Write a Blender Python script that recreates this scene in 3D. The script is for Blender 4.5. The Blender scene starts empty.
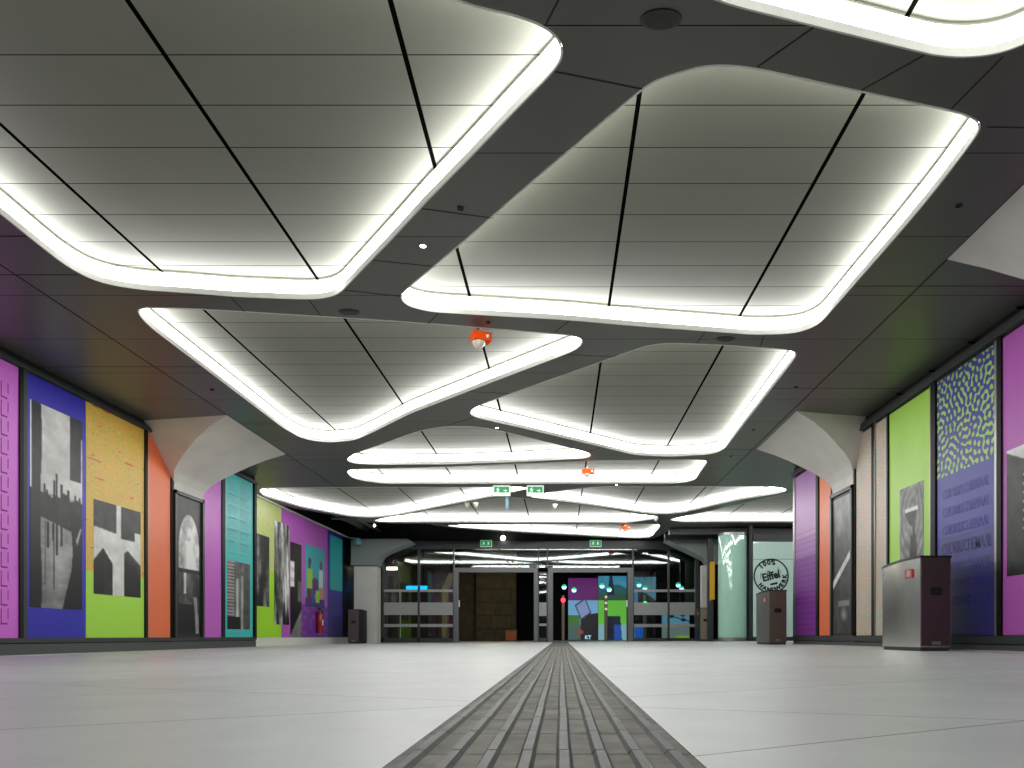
import bpy, bmesh, math, random
import numpy as np
from mathutils import Vector, Matrix
random.seed(4)
rng = np.random.default_rng(7)
SC = bpy.context.scene
C = SC.collection

# ------------------------------------------------------------ camera, world, exposure
cam_d = bpy.data.cameras.new('camera')
cam = bpy.data.objects.new('camera', cam_d); C.objects.link(cam)
cam_d.sensor_width = 36; cam_d.lens = 700 / 1024 * 36
cam_d.shift_x = (512 - 561) / 1024; cam_d.shift_y = (636 - 384) / 1024
cam_d.clip_start = 0.02; cam_d.clip_end = 200
cam.location = (0, 0, 0.25); cam.rotation_euler = (math.pi / 2, 0, 0)
SC.camera = cam
w = bpy.data.worlds.new('world'); SC.world = w; w.use_nodes = True
w.node_tree.nodes['Background'].inputs[0].default_value = (0.9, 0.95, 1.0, 1)
w.node_tree.nodes['Background'].inputs[1].default_value = 0.05
SC.view_settings.view_transform = 'Standard'; SC.view_settings.look = 'None'
SC.view_settings.gamma = 1; SC.view_settings.use_curve_mapping = False
SC.view_settings.exposure = 1.45
SC.cycles.use_denoising = True
SC.cycles.max_bounces = 7; SC.cycles.diffuse_bounces = 4; SC.cycles.glossy_bounces = 4
SC.cycles.transparent_max_bounces = 12
SC.cycles.sample_clamp_indirect = 8
STRIP_POWER = 5.2

# ------------------------------------------------------------ sizes of the place (metres)
XL, XR = -7.74, 5.57          # faces of the two long walls
XLF = -8.6                    # recessed far part of the left wall
ZS, ZP = 4.25, 4.49           # soffit underside, recessed panels
YG = 29.0                     # glazed end wall
YEL, YER = 17.7, 16.7         # ends of the framed walls
def fz(x): return 0.0043 * x if x < 0 else 0.0095 * x

# ------------------------------------------------------------ materials
def s2l(c):
    c = np.asarray(c, float)
    return np.where(c <= 0.04045, c / 12.92, ((c + 0.055) / 1.055) ** 2.4)
def lin(r, g, b): return tuple(float(v) for v in s2l([r / 255, g / 255, b / 255])) + (1,)
def mat(name, col, rough=0.5, metal=0.0, spec=0.5, emit=None, strength=0, noise=0.0, nscale=8, coat=0, stretch=None):
    m = bpy.data.materials.new(name); m.use_nodes = True
    nt = m.node_tree; b = nt.nodes['Principled BSDF']
    b.inputs['Base Color'].default_value = col; b.inputs['Roughness'].default_value = rough
    b.inputs['Metallic'].default_value = metal; b.inputs['Specular IOR Level'].default_value = spec
    b.inputs['Coat Weight'].default_value = coat
    if emit:
        b.inputs['Emission Color'].default_value = emit; b.inputs['Emission Strength'].default_value = strength
    tc = nt.nodes.new('ShaderNodeTexCoord'); mp = nt.nodes.new('ShaderNodeMapping')
    nz = nt.nodes.new('ShaderNodeTexNoise'); nz.inputs['Scale'].default_value = nscale; nz.inputs['Detail'].default_value = 5
    if stretch: mp.inputs['Scale'].default_value = stretch
    nt.links.new(tc.outputs['Object'], mp.inputs[0]); nt.links.new(mp.outputs[0], nz.inputs['Vector'])
    mx = nt.nodes.new('ShaderNodeMix'); mx.data_type = 'RGBA'; mx.blend_type = 'MULTIPLY'
    mr = nt.nodes.new('ShaderNodeMapRange'); mr.inputs[1].default_value = 0.3; mr.inputs[2].default_value = 0.7
    n = noise if noise else 0.04
    mr.inputs[3].default_value = 1 - n; mr.inputs[4].default_value = 1 + n
    nt.links.new(nz.outputs[0], mr.inputs[0])
    mx.inputs[0].default_value = 1; mx.inputs[6].default_value = col
    nt.links.new(mr.outputs[0], mx.inputs[7]); nt.links.new(mx.outputs[2], b.inputs['Base Color'])
    return m

def grid_mat(name, col, seamcol, px, x0, wx, py, y0, wy, rough, spec=0.5, noise=0.05, bump=False):
    """panels with dark joints: wide ones along the hall, thin ones across it (world metres)"""
    m = mat(name, col, rough, spec=spec, noise=noise, nscale=1.5)
    nt = m.node_tree; N = nt.nodes.new; L = nt.links.new
    b = nt.nodes['Principled BSDF']
    g = N('ShaderNodeNewGeometry'); sp = N('ShaderNodeSeparateXYZ'); L(g.outputs['Position'], sp.inputs[0])
    def line(sock, p, o, wd):
        a = N('ShaderNodeMath'); a.operation = 'SUBTRACT'; a.inputs[1].default_value = o - p / 2; L(sock, a.inputs[0])
        f = N('ShaderNodeMath'); f.operation = 'FLOORED_MODULO'; f.inputs[1].default_value = p; L(a.outputs[0], f.inputs[0])
        d = N('ShaderNodeMath'); d.operation = 'SUBTRACT'; d.inputs[1].default_value = p / 2; L(f.outputs[0], d.inputs[0])
        e = N('ShaderNodeMath'); e.operation = 'ABSOLUTE'; L(d.outputs[0], e.inputs[0])
        l = N('ShaderNodeMath'); l.operation = 'LESS_THAN'; l.inputs[1].default_value = wd; L(e.outputs[0], l.inputs[0])
        return l.outputs[0]
    a = line(sp.outputs[0], px, x0, wx); c = line(sp.outputs[1], py, y0, wy)
    mxm = N('ShaderNodeMath'); mxm.operation = 'MAXIMUM'; L(a, mxm.inputs[0]); L(c, mxm.inputs[1])
    mx = N('ShaderNodeMix'); mx.data_type = 'RGBA'
    src = b.inputs['Base Color'].links[0].from_socket
    L(mxm.outputs[0], mx.inputs[0]); L(src, mx.inputs[6]); mx.inputs[7].default_value = seamcol
    L(mx.outputs[2], b.inputs['Base Color'])
    sv = N('ShaderNodeMath'); sv.operation = 'MULTIPLY_ADD'; sv.inputs[1].default_value = -spec; sv.inputs[2].default_value = spec
    L(mxm.outputs[0], sv.inputs[0]); L(sv.outputs[0], b.inputs['Specular IOR Level'])
    return m

M = {}
M['soffit'] = grid_mat('soffit_metal', lin(91, 91, 84), lin(12, 12, 10), 100, 45, 0.01, 1.212, 0.95, 0.004, 0.36, noise=0.04)
M['panel'] = grid_mat('recess_panel', lin(119, 120, 107), lin(8, 8, 7), 1.755, 0.615, 0.019, 0.485, 5.113, 0.0045, 0.55, noise=0.03)
M['seam'] = mat('seam_black', lin(14, 14, 12), 0.7)
M['strip'] = mat('light_diffuser', (0.9, 0.9, 0.9, 1), 0.5, emit=(1.0, 1.0, 0.985, 1), strength=STRIP_POWER)
M['lip'] = mat('white_lip', lin(215, 215, 208), 0.45)
M['wall'] = mat('wall_dark', lin(40, 41, 40), 0.6)
M['void'] = mat('void_black', lin(24, 25, 25), 0.9)
M['rail'] = mat('grey_rail', lin(66, 70, 69), 0.5, metal=0.2, spec=.3)
M['base'] = mat('grey_baseboard', lin(74, 78, 77), 0.5)
M['post'] = mat('black_post', lin(14, 14, 15), 0.5, spec=.2)
M['alu'] = mat('aluminium', lin(150, 150, 146), 0.35, metal=0.7)
M['frame'] = mat('door_frame', lin(100, 102, 101), 0.45, metal=0.3)
M['framedark'] = mat('dark_frame', lin(58, 62, 62), 0.4, metal=0.3)
M['conc'] = mat('pale_concrete', lin(210, 208, 201), 0.55, noise=0.06, nscale=2)
M['greyhead'] = mat('grey_column_head', lin(138, 146, 142), 0.6)
M['white'] = mat('white_paint', lin(225, 225, 218), 0.5)
M['steel'] = mat('brushed_steel', lin(215, 214, 208), 0.24, metal=1.0, noise=0.08, nscale=30, stretch=(1, 1, 0.03))
M['binfront'] = mat('bin_brown', lin(84, 70, 70), 0.36, metal=0.4)
M['bindark'] = mat('bin_black', lin(20, 18, 20), 0.35)
M['binside'] = mat('bin_grey_side', lin(120, 120, 120), 0.38, metal=0.5)
M['red'] = mat('red_mark', lin(190, 40, 35), 0.5)
M['orange'] = mat('orange_plastic', lin(255, 84, 10), 0.5, spec=.2)
M['clear'] = mat('pale_dome', lin(225, 215, 195), 0.15, coat=0.6)
M['dome'] = mat('white_plastic', lin(230, 230, 225), 0.3)
M['spot'] = mat('lamp_white', (1, 1, 1, 1), 0.4, emit=(1, 1, 0.95, 1), strength=6)
M['speaker'] = mat('speaker_grille', lin(60, 60, 57), 0.7, noise=0.3, nscale=120)
M['signgreen'] = mat('sign_green', lin(10, 120, 60), 0.4, emit=lin(10, 140, 75), strength=0.25)
M['signwhite'] = mat('sign_white', lin(205, 220, 210), 0.4, emit=lin(205, 225, 210), strength=0.2)
M['signblue'] = mat('pale_blue_plate', lin(120, 170, 190), 0.3)
M['mintgl'] = mat('mint_glass', lin(176, 220, 202), 0.04, spec=0.6, noise=0.02, coat=1.0)
M['mintpale'] = mat('pale_mint_glass', lin(206, 234, 226), 0.07, spec=0.6, noise=0.02, coat=0.6)
M['ink'] = mat('black_ink', lin(22, 30, 32), 0.6)
M['exting'] = mat('extinguisher_red', lin(150, 12, 16), 0.25, coat=0.5)
M['blackrub'] = mat('black_rubber', lin(16, 16, 16), 0.6)
M['yellow'] = mat('yellow_banner', lin(215, 165, 30), 0.5)
M['duct'] = mat('dark_duct', lin(120, 124, 120), 0.5, metal=0.3)
M['frost'] = mat('frosted_band', lin(150, 154, 152), 0.55)
M['block'] = mat('back_room_blocks', lin(74, 64, 42), 0.8, noise=0.25, nscale=3)
M['brownpost'] = mat('gate_post_metal', lin(118, 108, 90), 0.4, metal=0.3)
M['shelf'] = mat('white_floor_edge', lin(200, 200, 196), 0.5)

def glass_mat():
    m = bpy.data.materials.new('clear_glass'); m.use_nodes = True
    nt = m.node_tree; nt.nodes.clear(); N = nt.nodes.new; L = nt.links.new
    o = N('ShaderNodeOutputMaterial'); mx = N('ShaderNodeMixShader')
    t = N('ShaderNodeBsdfTransparent'); t.inputs[0].default_value = (0.82, 0.86, 0.85, 1)
    g = N('ShaderNodeBsdfGlossy'); g.inputs['Roughness'].default_value = 0.02
    g.inputs[0].default_value = (0.95, 1, 1, 1)
    f = N('ShaderNodeFresnel'); f.inputs[0].default_value = 1.6
    L(f.outputs[0], mx.inputs[0]); L(t.outputs[0], mx.inputs[1]); L(g.outputs[0], mx.inputs[2]); L(mx.outputs[0], o.inputs[0])
    return m
M['glass'] = glass_mat()

def attr_mat(name, rough=0.4, emit=0.0, coat=0.04):
    m = bpy.data.materials.new(name); m.use_nodes = True
    nt = m.node_tree; b = nt.nodes['Principled BSDF']
    a = nt.nodes.new('ShaderNodeAttribute'); a.attribute_name = 'art'
    nt.links.new(a.outputs['Color'], b.inputs['Base Color'])
    b.inputs['Roughness'].default_value = rough; b.inputs['Coat Weight'].default_value = coat
    b.inputs['Coat Roughness'].default_value = 0.25
    if emit:
        nt.links.new(a.outputs['Color'], b.inputs['Emission Color']); b.inputs['Emission Strength'].default_value = emit
    return m
M['print'] = attr_mat('printed_poster', 0.42)
M['print'].node_tree.nodes['Principled BSDF'].inputs['Specular IOR Level'].default_value = 0.35
M['backlit'] = attr_mat('backlit_poster', 0.4, emit=0.22)

def floor_mat():
    m = mat('pale_floor_tile', lin(232, 236, 237), 0.3, spec=0.35, noise=0.03, nscale=2.2)
    nt = m.node_tree; b = nt.nodes['Principled BSDF']; N = nt.nodes.new; L = nt.links.new
    g = N('ShaderNodeNewGeometry')
    def fam(ang, p, o, wd):
        d = N('ShaderNodeVectorMath'); d.operation = 'DOT_PRODUCT'
        d.inputs[1].default_value = (-math.sin(ang), math.cos(ang), 0); L(g.outputs['Position'], d.inputs[0])
        a = N('ShaderNodeMath'); a.operation = 'SUBTRACT'; a.inputs[1].default_value = o - p / 2; L(d.outputs['Value'], a.inputs[0])
        f = N('ShaderNodeMath'); f.operation = 'FLOORED_MODULO'; f.inputs[1].default_value = p; L(a.outputs[0], f.inputs[0])
        e = N('ShaderNodeMath'); e.operation = 'SUBTRACT'; e.inputs[1].default_value = p / 2; L(f.outputs[0], e.inputs[0])
        h = N('ShaderNodeMath'); h.operation = 'ABSOLUTE'; L(e.outputs[0], h.inputs[0])
        l = N('ShaderNodeMath'); l.operation = 'LESS_THAN'; l.inputs[1].default_value = wd; L(h.outputs[0], l.inputs[0])
        return l.outputs[0]
    a = fam(math.radians(27), 1.25, 1.16, 0.003); c = fam(math.radians(-24), 1.6, 2.33, 0.0028)
    k = N('ShaderNodeMath'); k.operation = 'MAXIMUM'; L(a, k.inputs[0]); L(c, k.inputs[1])
    ms = N('ShaderNodeMath'); ms.operation = 'MULTIPLY'; ms.inputs[1].default_value = 0.95; L(k.outputs[0], ms.inputs[0])
    mx = N('ShaderNodeMix'); mx.data_type = 'RGBA'
    src = b.inputs['Base Color'].links[0].from_socket
    # soft scuffs
    n2 = N('ShaderNodeTexNoise'); n2.inputs['Scale'].default_value = 1.1; n2.inputs['Detail'].default_value = 8; n2.inputs['Roughness'].default_value = 0.7
    L(g.outputs['Position'], n2.inputs['Vector'])
    r2 = N('ShaderNodeMapRange'); r2.inputs[1].default_value = 0.35; r2.inputs[2].default_value = 0.7; r2.inputs[3].default_value = 0.93; r2.inputs[4].default_value = 1.03
    L(n2.outputs[0], r2.inputs[0])
    m2 = N('ShaderNodeMix'); m2.data_type = 'RGBA'; m2.blend_type = 'MULTIPLY'; m2.inputs[0].default_value = 1
    L(src, m2.inputs[6]); L(r2.outputs[0], m2.inputs[7])
    L(ms.outputs[0], mx.inputs[0]); L(m2.outputs[2], mx.inputs[6]); mx.inputs[7].default_value = lin(70, 70, 70)
    L(mx.outputs[2], b.inputs['Base Color'])
    r3 = N('ShaderNodeMapRange'); r3.inputs[1].default_value = 0.3; r3.inputs[2].default_value = 0.7; r3.inputs[3].default_value = 0.33; r3.inputs[4].default_value = 0.45
    L(n2.outputs[0], r3.inputs[0]); L(r3.outputs[0], b.inputs['Roughness'])
    bp = N('ShaderNodeBump'); bp.inputs['Strength'].default_value = 0.02; bp.inputs['Distance'].default_value = 0.02
    L(n2.outputs[0], bp.inputs['Height']); L(bp.outputs[0], b.inputs['Normal'])
    return m
M['floor'] = floor_mat()
M['tactile'] = mat('tactile_tile', lin(130, 126, 117), 0.65, spec=.3, noise=0.4, nscale=7)
M['tactrib'] = mat('tactile_rib', lin(64, 66, 62), 0.5, spec=.3, noise=0.4, nscale=12)
M['tactdark'] = mat('worn_mat', lin(96, 98, 96), 0.7, noise=0.15)

# ------------------------------------------------------------ mesh helpers
class MB:
    def __init__(s): s.v = []; s.f = []; s.m = []
    def add(s, vs, fs, mi=0):
        o = len(s.v); s.v += [tuple(v) for v in vs]
        for f in fs: s.f.append(tuple(i + o for i in f)); s.m.append(mi)
        return s
    def box(s, x0, x1, y0, y1, z0, z1, mi=0):
        vs = [(x, y, z) for z in (z0, z1) for y in (y0, y1) for x in (x0, x1)]
        return s.add(vs, [(0, 2, 3, 1), (4, 5, 7, 6), (0, 1, 5, 4), (2, 6, 7, 3), (0, 4, 6, 2), (1, 3, 7, 5)], mi)
    def prism(s, poly, z0, z1, mi=0, caps=True):
        n = len(poly); vs = [(p[0], p[1], z0) for p in poly] + [(p[0], p[1], z1) for p in poly]
        fs = [(i, (i + 1) % n, n + (i + 1) % n, n + i) for i in range(n)]
        if caps: fs += [tuple(range(n - 1, -1, -1)), tuple(range(n, 2 * n))]
        return s.add(vs, fs, mi)
    def tube(s, a, b, r, n=12, mi=0, r2=None):
        a = Vector(a); b = Vector(b); d = (b - a).normalized()
        u = d.orthogonal().normalized(); w_ = d.cross(u); r2 = r if r2 is None else r2
        vs = [a + (u * math.cos(t) + w_ * math.sin(t)) * r for t in [2 * math.pi * i / n for i in range(n)]]
        vs += [b + (u * math.cos(t) + w_ * math.sin(t)) * r2 for t in [2 * math.pi * i / n for i in range(n)]]
        return s.add(vs, [(i, (i + 1) % n, n + (i + 1) % n, n + i) for i in range(n)] + [tuple(range(n - 1, -1, -1)), tuple(range(n, 2 * n))], mi)
    def lathe(s, prof, c=(0, 0, 0), n=20, mi=0):
        vs = [(c[0] + r * math.cos(2 * math.pi * i / n), c[1] + r * math.sin(2 * math.pi * i / n), c[2] + z) for r, z in prof for i in range(n)]
        fs = [(k * n + i, k * n + (i + 1) % n, (k + 1) * n + (i + 1) % n, (k + 1) * n + i) for k in range(len(prof) - 1) for i in range(n)]
        fs += [tuple(range(n - 1, -1, -1)), tuple(range((len(prof) - 1) * n, len(prof) * n))]
        return s.add(vs, fs, mi)
    def build(s, name, m, parent=None, bevel=0, smooth=None, fix=True):
        me = bpy.data.meshes.new(name); 
        off = parent_loc(parent) if parent else Vector((0, 0, 0))
        me.from_pydata([tuple(Vector(v) - off) for v in s.v], [], s.f)
        ms = m if isinstance(m, (list, tuple)) else [m]
        for k in ms: me.materials.append(k)
        for p, i in zip(me.polygons, s.m): p.material_index = i
        if fix or smooth is not None:
            bm = bmesh.new(); bm.from_mesh(me)
            if fix: bmesh.ops.recalc_face_normals(bm, faces=bm.faces)
            if smooth is not None:
                for f in bm.faces: f.smooth = True
                for e in bm.edges:
                    e.smooth = not (len(e.link_faces) == 2 and e.calc_face_angle(0) > math.radians(smooth))
            bm.to_mesh(me); bm.free()
        o = bpy.data.objects.new(name, me); C.objects.link(o)
        if parent: o.parent = parent
        if bevel:
            b = o.modifiers.new('bevel', 'BEVEL'); b.width = bevel; b.segments = 2; b.limit_method = 'ANGLE'
        return o
def parent_loc(p):
    l = Vector((0, 0, 0))
    while p: l += Vector(p.location); p = p.parent
    return l
def tag(o, label=None, cat=None, group=None, kind=None):
    if label: o['label'] = label
    if cat: o['category'] = cat
    if group: o['group'] = group
    if kind: o['kind'] = kind
    return o
def empty(name, loc, label, cat, group=None, kind=None):
    o = bpy.data.objects.new(name, None); o.location = loc; C.objects.link(o)
    return tag(o, label, cat, group, kind)
def struct(o): o['kind'] = 'structure'; return o
def copy_tree(root, loc, label, group=None):
    r = root.copy(); C.objects.link(r); r.location = loc; r['label'] = label
    if group: r['group'] = group
    for ch in list(root.children):
        c = ch.copy(); C.objects.link(c); c.parent = r
        for g in list(ch.children):
            d = g.copy(); C.objects.link(d); d.parent = c
    return r

def round_poly(p, cut):
    for cp in cut:
        q = []
        for i in range(len(p)):
            a = Vector(p[i - 1]); b = Vector(p[i]); c = Vector(p[(i + 1) % len(p)])
            la = (a - b).length; lc = (c - b).length
            q.append(tuple(b + (a - b) * min(0.25, cp / max(la, 1e-6))))
            q.append(tuple(b + (c - b) * min(0.25, cp / max(lc, 1e-6))))
        p = q
    return p
def offset_poly(p, d):
    """outward offset (d > 0) of a polygon"""
    n = len(p); A = sum(p[i][0] * p[(i + 1) % n][1] - p[(i + 1) % n][0] * p[i][1] for i in range(n))
    sg = 1 if A > 0 else -1; out = []
    for i in range(n):
        a = Vector(p[i - 1]); b = Vector(p[i]); c = Vector(p[(i + 1) % n])
        e1 = (b - a).normalized(); e2 = (c - b).normalized()
        nn = Vector((e1.y + e2.y, -e1.x - e2.x))
        if nn.length < 1e-6: nn = Vector((e1.y, -e1.x))
        nn.normalize(); k = max(0.5, nn.dot(Vector((e1.y, -e1.x))))
        out.append(tuple(b + nn * sg * d / k))
    return out
def filled(name, outlines, z, th, m, parent=None):
    cu = bpy.data.curves.new(name, 'CURVE'); cu.dimensions = '2D'; cu.fill_mode = 'BOTH'; cu.extrude = th / 2
    for pl in outlines:
        sp = cu.splines.new('POLY'); sp.points.add(len(pl) - 1)
        for i, q in enumerate(pl): sp.points[i].co = (q[0], q[1], 0, 1)
        sp.use_cyclic_u = True
    t = bpy.data.objects.new('t', cu); C.objects.link(t); bpy.context.view_layer.update()
    me = bpy.data.meshes.new_from_object(t.evaluated_get(bpy.context.evaluated_depsgraph_get()))
    bpy.data.objects.remove(t); bpy.data.curves.remove(cu)
    off = parent_loc(parent) if parent else Vector((0, 0, 0))
    me.transform(Matrix.Translation(Vector((0, 0, z)) - off)); me.materials.clear(); me.materials.append(m); me.name = name
    o = bpy.data.objects.new(name, me); C.objects.link(o)
    if parent: o.parent = parent
    return o
_tc = {}
def text_geo(s, size=1.0, ext=0.0, bold=0.0):
    cu = bpy.data.curves.new('t', 'FONT'); cu.body = s; cu.size = size; cu.align_x = 'CENTER'; cu.align_y = 'CENTER'
    cu.extrude = ext; cu.offset = bold; cu.resolution_u = 3
    t = bpy.data.objects.new('t', cu); C.objects.link(t); bpy.context.view_layer.update()
    me = bpy.data.meshes.new_from_object(t.evaluated_get(bpy.context.evaluated_depsgraph_get()))
    vs = [v.co.copy() for v in me.vertices]; fs = [tuple(p.vertices) for p in me.polygons]
    bpy.data.objects.remove(t); bpy.data.curves.remove(cu); bpy.data.meshes.remove(me)
    return vs, fs

# ------------------------------------------------------------ floor and walls
b = MB(); XA, XB = -12.0, 12.0
b.add([(XA, -11, fz(XA)), (0, -11, 0), (XB, -11, fz(XB)), (XA, 42, fz(XA)), (0, 42, 0), (XB, 42, fz(XB)),
       (XA, -11, -.3), (XB, -11, -.3), (XA, 42, -.3), (XB, 42, -.3)],
      [(0, 1, 4, 3), (1, 2, 5, 4), (6, 8, 9, 7), (0, 3, 8, 6), (2, 7, 9, 5)])
struct(b.build('floor', M['floor']))
b = MB(); b.box(XL - 1.3, XL, -11, YEL, -.1, 4.35); struct(b.build('wall_left', M['wall']))
b = MB(); b.box(XL, XR, -11.2, -11, -.2, 4.35); struct(b.build('wall_rear', mat('rear_wall', lin(120, 120, 118), .7)))
b = MB(); b.box(XLF - .3, XLF, YEL, YG + 1, -.1, 4.19); struct(b.build('wall_left_far', M['wall']))
b = MB(); b.box(XR, XR + 1.2, -11, YER, -.1, 4.35); struct(b.build('wall_right', M['wall']))
b = MB(); b.box(11.2, 11.4, YER, 30, -.1, 5.4); b.box(XR + 1.2, 11.3, YER, YER + .2, -.1, 5.4); struct(b.build('wall_right_far', M['wall']))
# dark service void over the far end
b = MB(); b.box(-12, 12, 17, 42, 5.3, 5.4); b.box(XLF - 1.2, XLF - .9, 17, 42, 3.9, 5.4); b.box(11.4, 11.6, 16, 42, 0, 5.4)
b.box(-12, 12, YG + .35, YG + .45, 4.2, 5.35); b.box(-12, 12, 16.9, 17.0, 4.6, 5.4)
struct(b.build('ceiling_void', M['void']))

# ------------------------------------------------------------ ceiling: soffit and light recesses
COF = {
'A':[(-5.33,7.14),(-5.3,6.62),(-5.3,3.0),(-4.9,2.7),(-1.2,4.12),(-0.64,4.42),(-0.48,4.47),(-0.28,4.52),(-0.11,4.6),(-0.03,4.68),(0.01,4.8),(-0.04,4.93),(-0.37,5.34),(-0.77,5.85),(-1.27,6.47),(-1.62,6.93),(-2.43,7.96),(-2.57,8.14),(-2.72,8.25),(-2.96,8.31),(-3.85,8.24),(-4.27,8.16),(-4.89,8.07),(-5.23,7.91),(-5.34,7.6)],
'B':[(-1.89,8.25),(-1.87,8.46),(-1.68,8.59),(-1.52,8.64),(0.11,8.85),(0.97,9.02),(1.9,9.17),(2.63,9.29),(3.08,9.24),(3.25,9.08),(3.31,8.89),(3.33,7.87),(3.35,6.98),(3.35,6.27),(3.32,5.67),(3.3,5.52),(3.24,5.45),(3.13,5.39),(2.99,5.34),(2.21,5.15),(1.38,4.94),(1.17,4.91),(0.99,4.92),(0.88,4.96),(0.7,5.03),(0.59,5.13),(-0.27,6.19),(-1.04,7.17),(-1.79,8.09)],
'C':[(-5.22,8.62),(-5.11,8.55),(-5.01,8.53),(-4.53,8.55),(-2.73,8.8),(-1.46,9.0),(-0.25,9.24),(0.21,9.33),(0.31,9.51),(0.2,9.79),(-1.03,10.96),(-2.7,12.56),(-3.7,13.73),(-4.22,14.29),(-4.86,14.47),(-5.23,14.18),(-5.33,13.46),(-5.32,10.69),(-5.31,9.0)],
'D':[(-1.64,12.5),(-1.59,12.77),(-0.6,13.57),(0.84,14.78),(1.66,15.47),(2.45,15.59),(3.34,15.38),(3.48,14.97),(3.42,12.28),(3.36,10.1),(3.33,9.91),(3.21,9.79),(2.19,9.62),(1.5,9.56),(1.22,9.62),(0.96,9.85),(0.58,10.22),(-0.98,11.7),(-1.45,12.17)],
'E':[(-4.88,15.88),(-4.8,16.23),(-4.22,16.31),(-2.63,16.28),(-0.94,16.05),(0.43,15.77),(0.63,15.66),(0.66,15.38),(0.48,15.14),(-0.63,14.13),(-1.28,13.57),(-1.61,13.4),(-1.93,13.35),(-2.22,13.37),(-2.74,13.63),(-4.55,15.38)],
'F':[(-5.19,16.97),(-5.28,17.5),(-5.18,17.95),(-4.68,18.34),(-2.65,18.36),(2.88,18.32),(3.25,18.21),(3.42,17.89),(3.37,16.28),(3.34,16.0),(3.15,15.87),(2.18,15.89),(0.71,15.98),(-2.86,16.57),(-5.01,16.8)],
'G':[(-8.33,19.31),(-8.49,20.09),(-8.05,21.79),(-7.21,23.14),(-6.82,23.53),(-6.3,23.59),(-5.7,23.33),(-5.2,22.95),(-1.85,19.94),(-1.1,19.18),(-0.87,18.96),(-0.86,18.84),(-1.1,18.79),(-7.54,18.86),(-8.11,18.98)],
'H':[(-0.95,20.11),(0.65,21.18),(2.73,22.76),(3.38,22.95),(3.94,22.67),(5.22,20.54),(6.13,19.58),(6.21,19.24),(6.1,18.98),(5.59,18.72),(1.58,18.69),(0.91,18.74),(-0.28,19.45)],
'I':[(-6.51,24.22),(-6.32,24.43),(-5.79,24.56),(-1.45,24.69),(2.4,24.67),(3.21,23.93),(3.33,23.53),(2.77,23.1),(0.66,21.41),(-0.76,20.51),(-1.19,20.29),(-1.59,20.2),(-2.07,20.44),(-2.8,21.08),(-6.19,23.93)],
'J':[(-4.19,25.29),(-3.72,25.78),(-1.57,26.87),(0.85,27.78),(2.81,28.51),(3.42,28.51),(3.64,28.0),(3.63,25.93),(3.57,25.23),(3.36,25.0),(-1.46,25.0)],
'K':[(3.71,24.05),(4.01,24.39),(4.38,24.54),(8.21,24.56),(10.84,24.56),(10.93,24.14),(9.59,21.37),(8.19,19.18),(7.55,18.6),(7.15,18.6),(6.35,19.75),(4.7,22.47)],
'L':[(0.97,4.4),(1.66,4.58),(2.52,4.8),(2.64,4.82),(2.78,4.83),(2.97,4.81),(3.13,4.73),(3.32,4.5),(3.4,4.2),(3.4,2.6),(3.2,2.4),(-0.2,3.3),(-0.3,3.6),(-0.1,3.9)]}
COF_LABEL = {
'A': 'huge backlit ceiling recess cut off by the top left corner of the photo',
'B': 'large backlit ceiling recess with three dark joints, above and right of the orange detector',
'C': 'triangular backlit ceiling recess in which the first orange detector hangs',
'D': 'four-sided backlit ceiling recess whose long front edge slants down to the right, above the centre',
'E': 'thin wedge-shaped backlit ceiling recess just below the triangular one',
'F': 'long low backlit ceiling recess with the second orange detector',
'G': 'wide backlit ceiling recess above the fire extinguisher wall',
'H': 'V-shaped backlit ceiling recess just behind the long low one, right of the exit signs',
'I': 'triangular backlit ceiling recess behind the two hanging exit signs',
'J': 'last backlit ceiling recess before the glass doors, third orange detector beside it',
'K': 'backlit ceiling recess over the mint glass panels, half hidden by the right wall',
'L': 'backlit ceiling recess cut off by the top edge, in the top right corner'}
polys = {}
for k, p in COF.items():
    p = round_poly(p, (0.12, 0.05)); polys[k] = p
    cx = sum(q[0] for q in p) / len(p); cy = sum(q[1] for q in p) / len(p)
    t = empty('light_coffer', (cx, cy, ZS), COF_LABEL[k], 'ceiling light', 'backlit recesses in the hall ceiling')
    filled('recess_panel', [offset_poly(p, 0.10)], ZP + 0.02, 0.03, M['panel'], t)
    b = MB(); b.prism(offset_poly(p, 0.012), ZS + 0.065, ZP - 0.022, caps=False); b.build('light_strip', M['strip'], t, smooth=40)
    b = MB(); b.prism(offset_poly(p, 0.0), ZS - 0.004, ZS + 0.06, caps=False)
    q = offset_poly(p, 0.014); n = len(p)
    b.add([(x, y, ZS - 0.004) for x, y in p] + [(x, y, ZS - 0.004) for x, y in q], [(i, (i + 1) % n, n + (i + 1) % n, n + i) for i in range(n)])
    b.build('lip', M['lip'], t, fix=False)
    b = MB(); b.prism(offset_poly(p, 0.09), ZS + 0.02, ZP + 0.03, caps=False); b.build('casing', M['void'], t)
outline = [(XL - .2, -11), (XL - .2, 18.45), (-8.75, 18.6), (-8.85, 20.2), (-8.35, 21.95), (-7.35, 23.45), (-6.95, 23.85), (-7.0, 24.3),
           (-6.7, 24.65), (-5.9, 24.85), (-4.7, 25.0), (-4.5, 25.4), (-3.85, 26.05), (-1.65, 27.2), (.8, 28.1), (2.8, 28.85),
           (3.7, 28.85), (3.95, 28), (4.15, 25.95), (6, 25.8), (11.2, 25.8), (11.2, YER), (XR + .2, YER), (XR + .2, -11)]
BACK = [round_poly(q, (.3, .15)) for q in ([(-5.2, -9.5), (-1.6, -8.2), (-.6, -2.5), (-2.4, 1.2), (-5.2, 1.6)], [(.2, -8.6), (3.3, -9.6), (3.3, 1.0), (.4, 1.6), (-.6, .6)])]
ceiling = struct(filled('ceiling', [outline] + [offset_poly(p, 0.014) for p in list(polys.values()) + BACK], ZS + 0.02, 0.04, M['soffit']))
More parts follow.
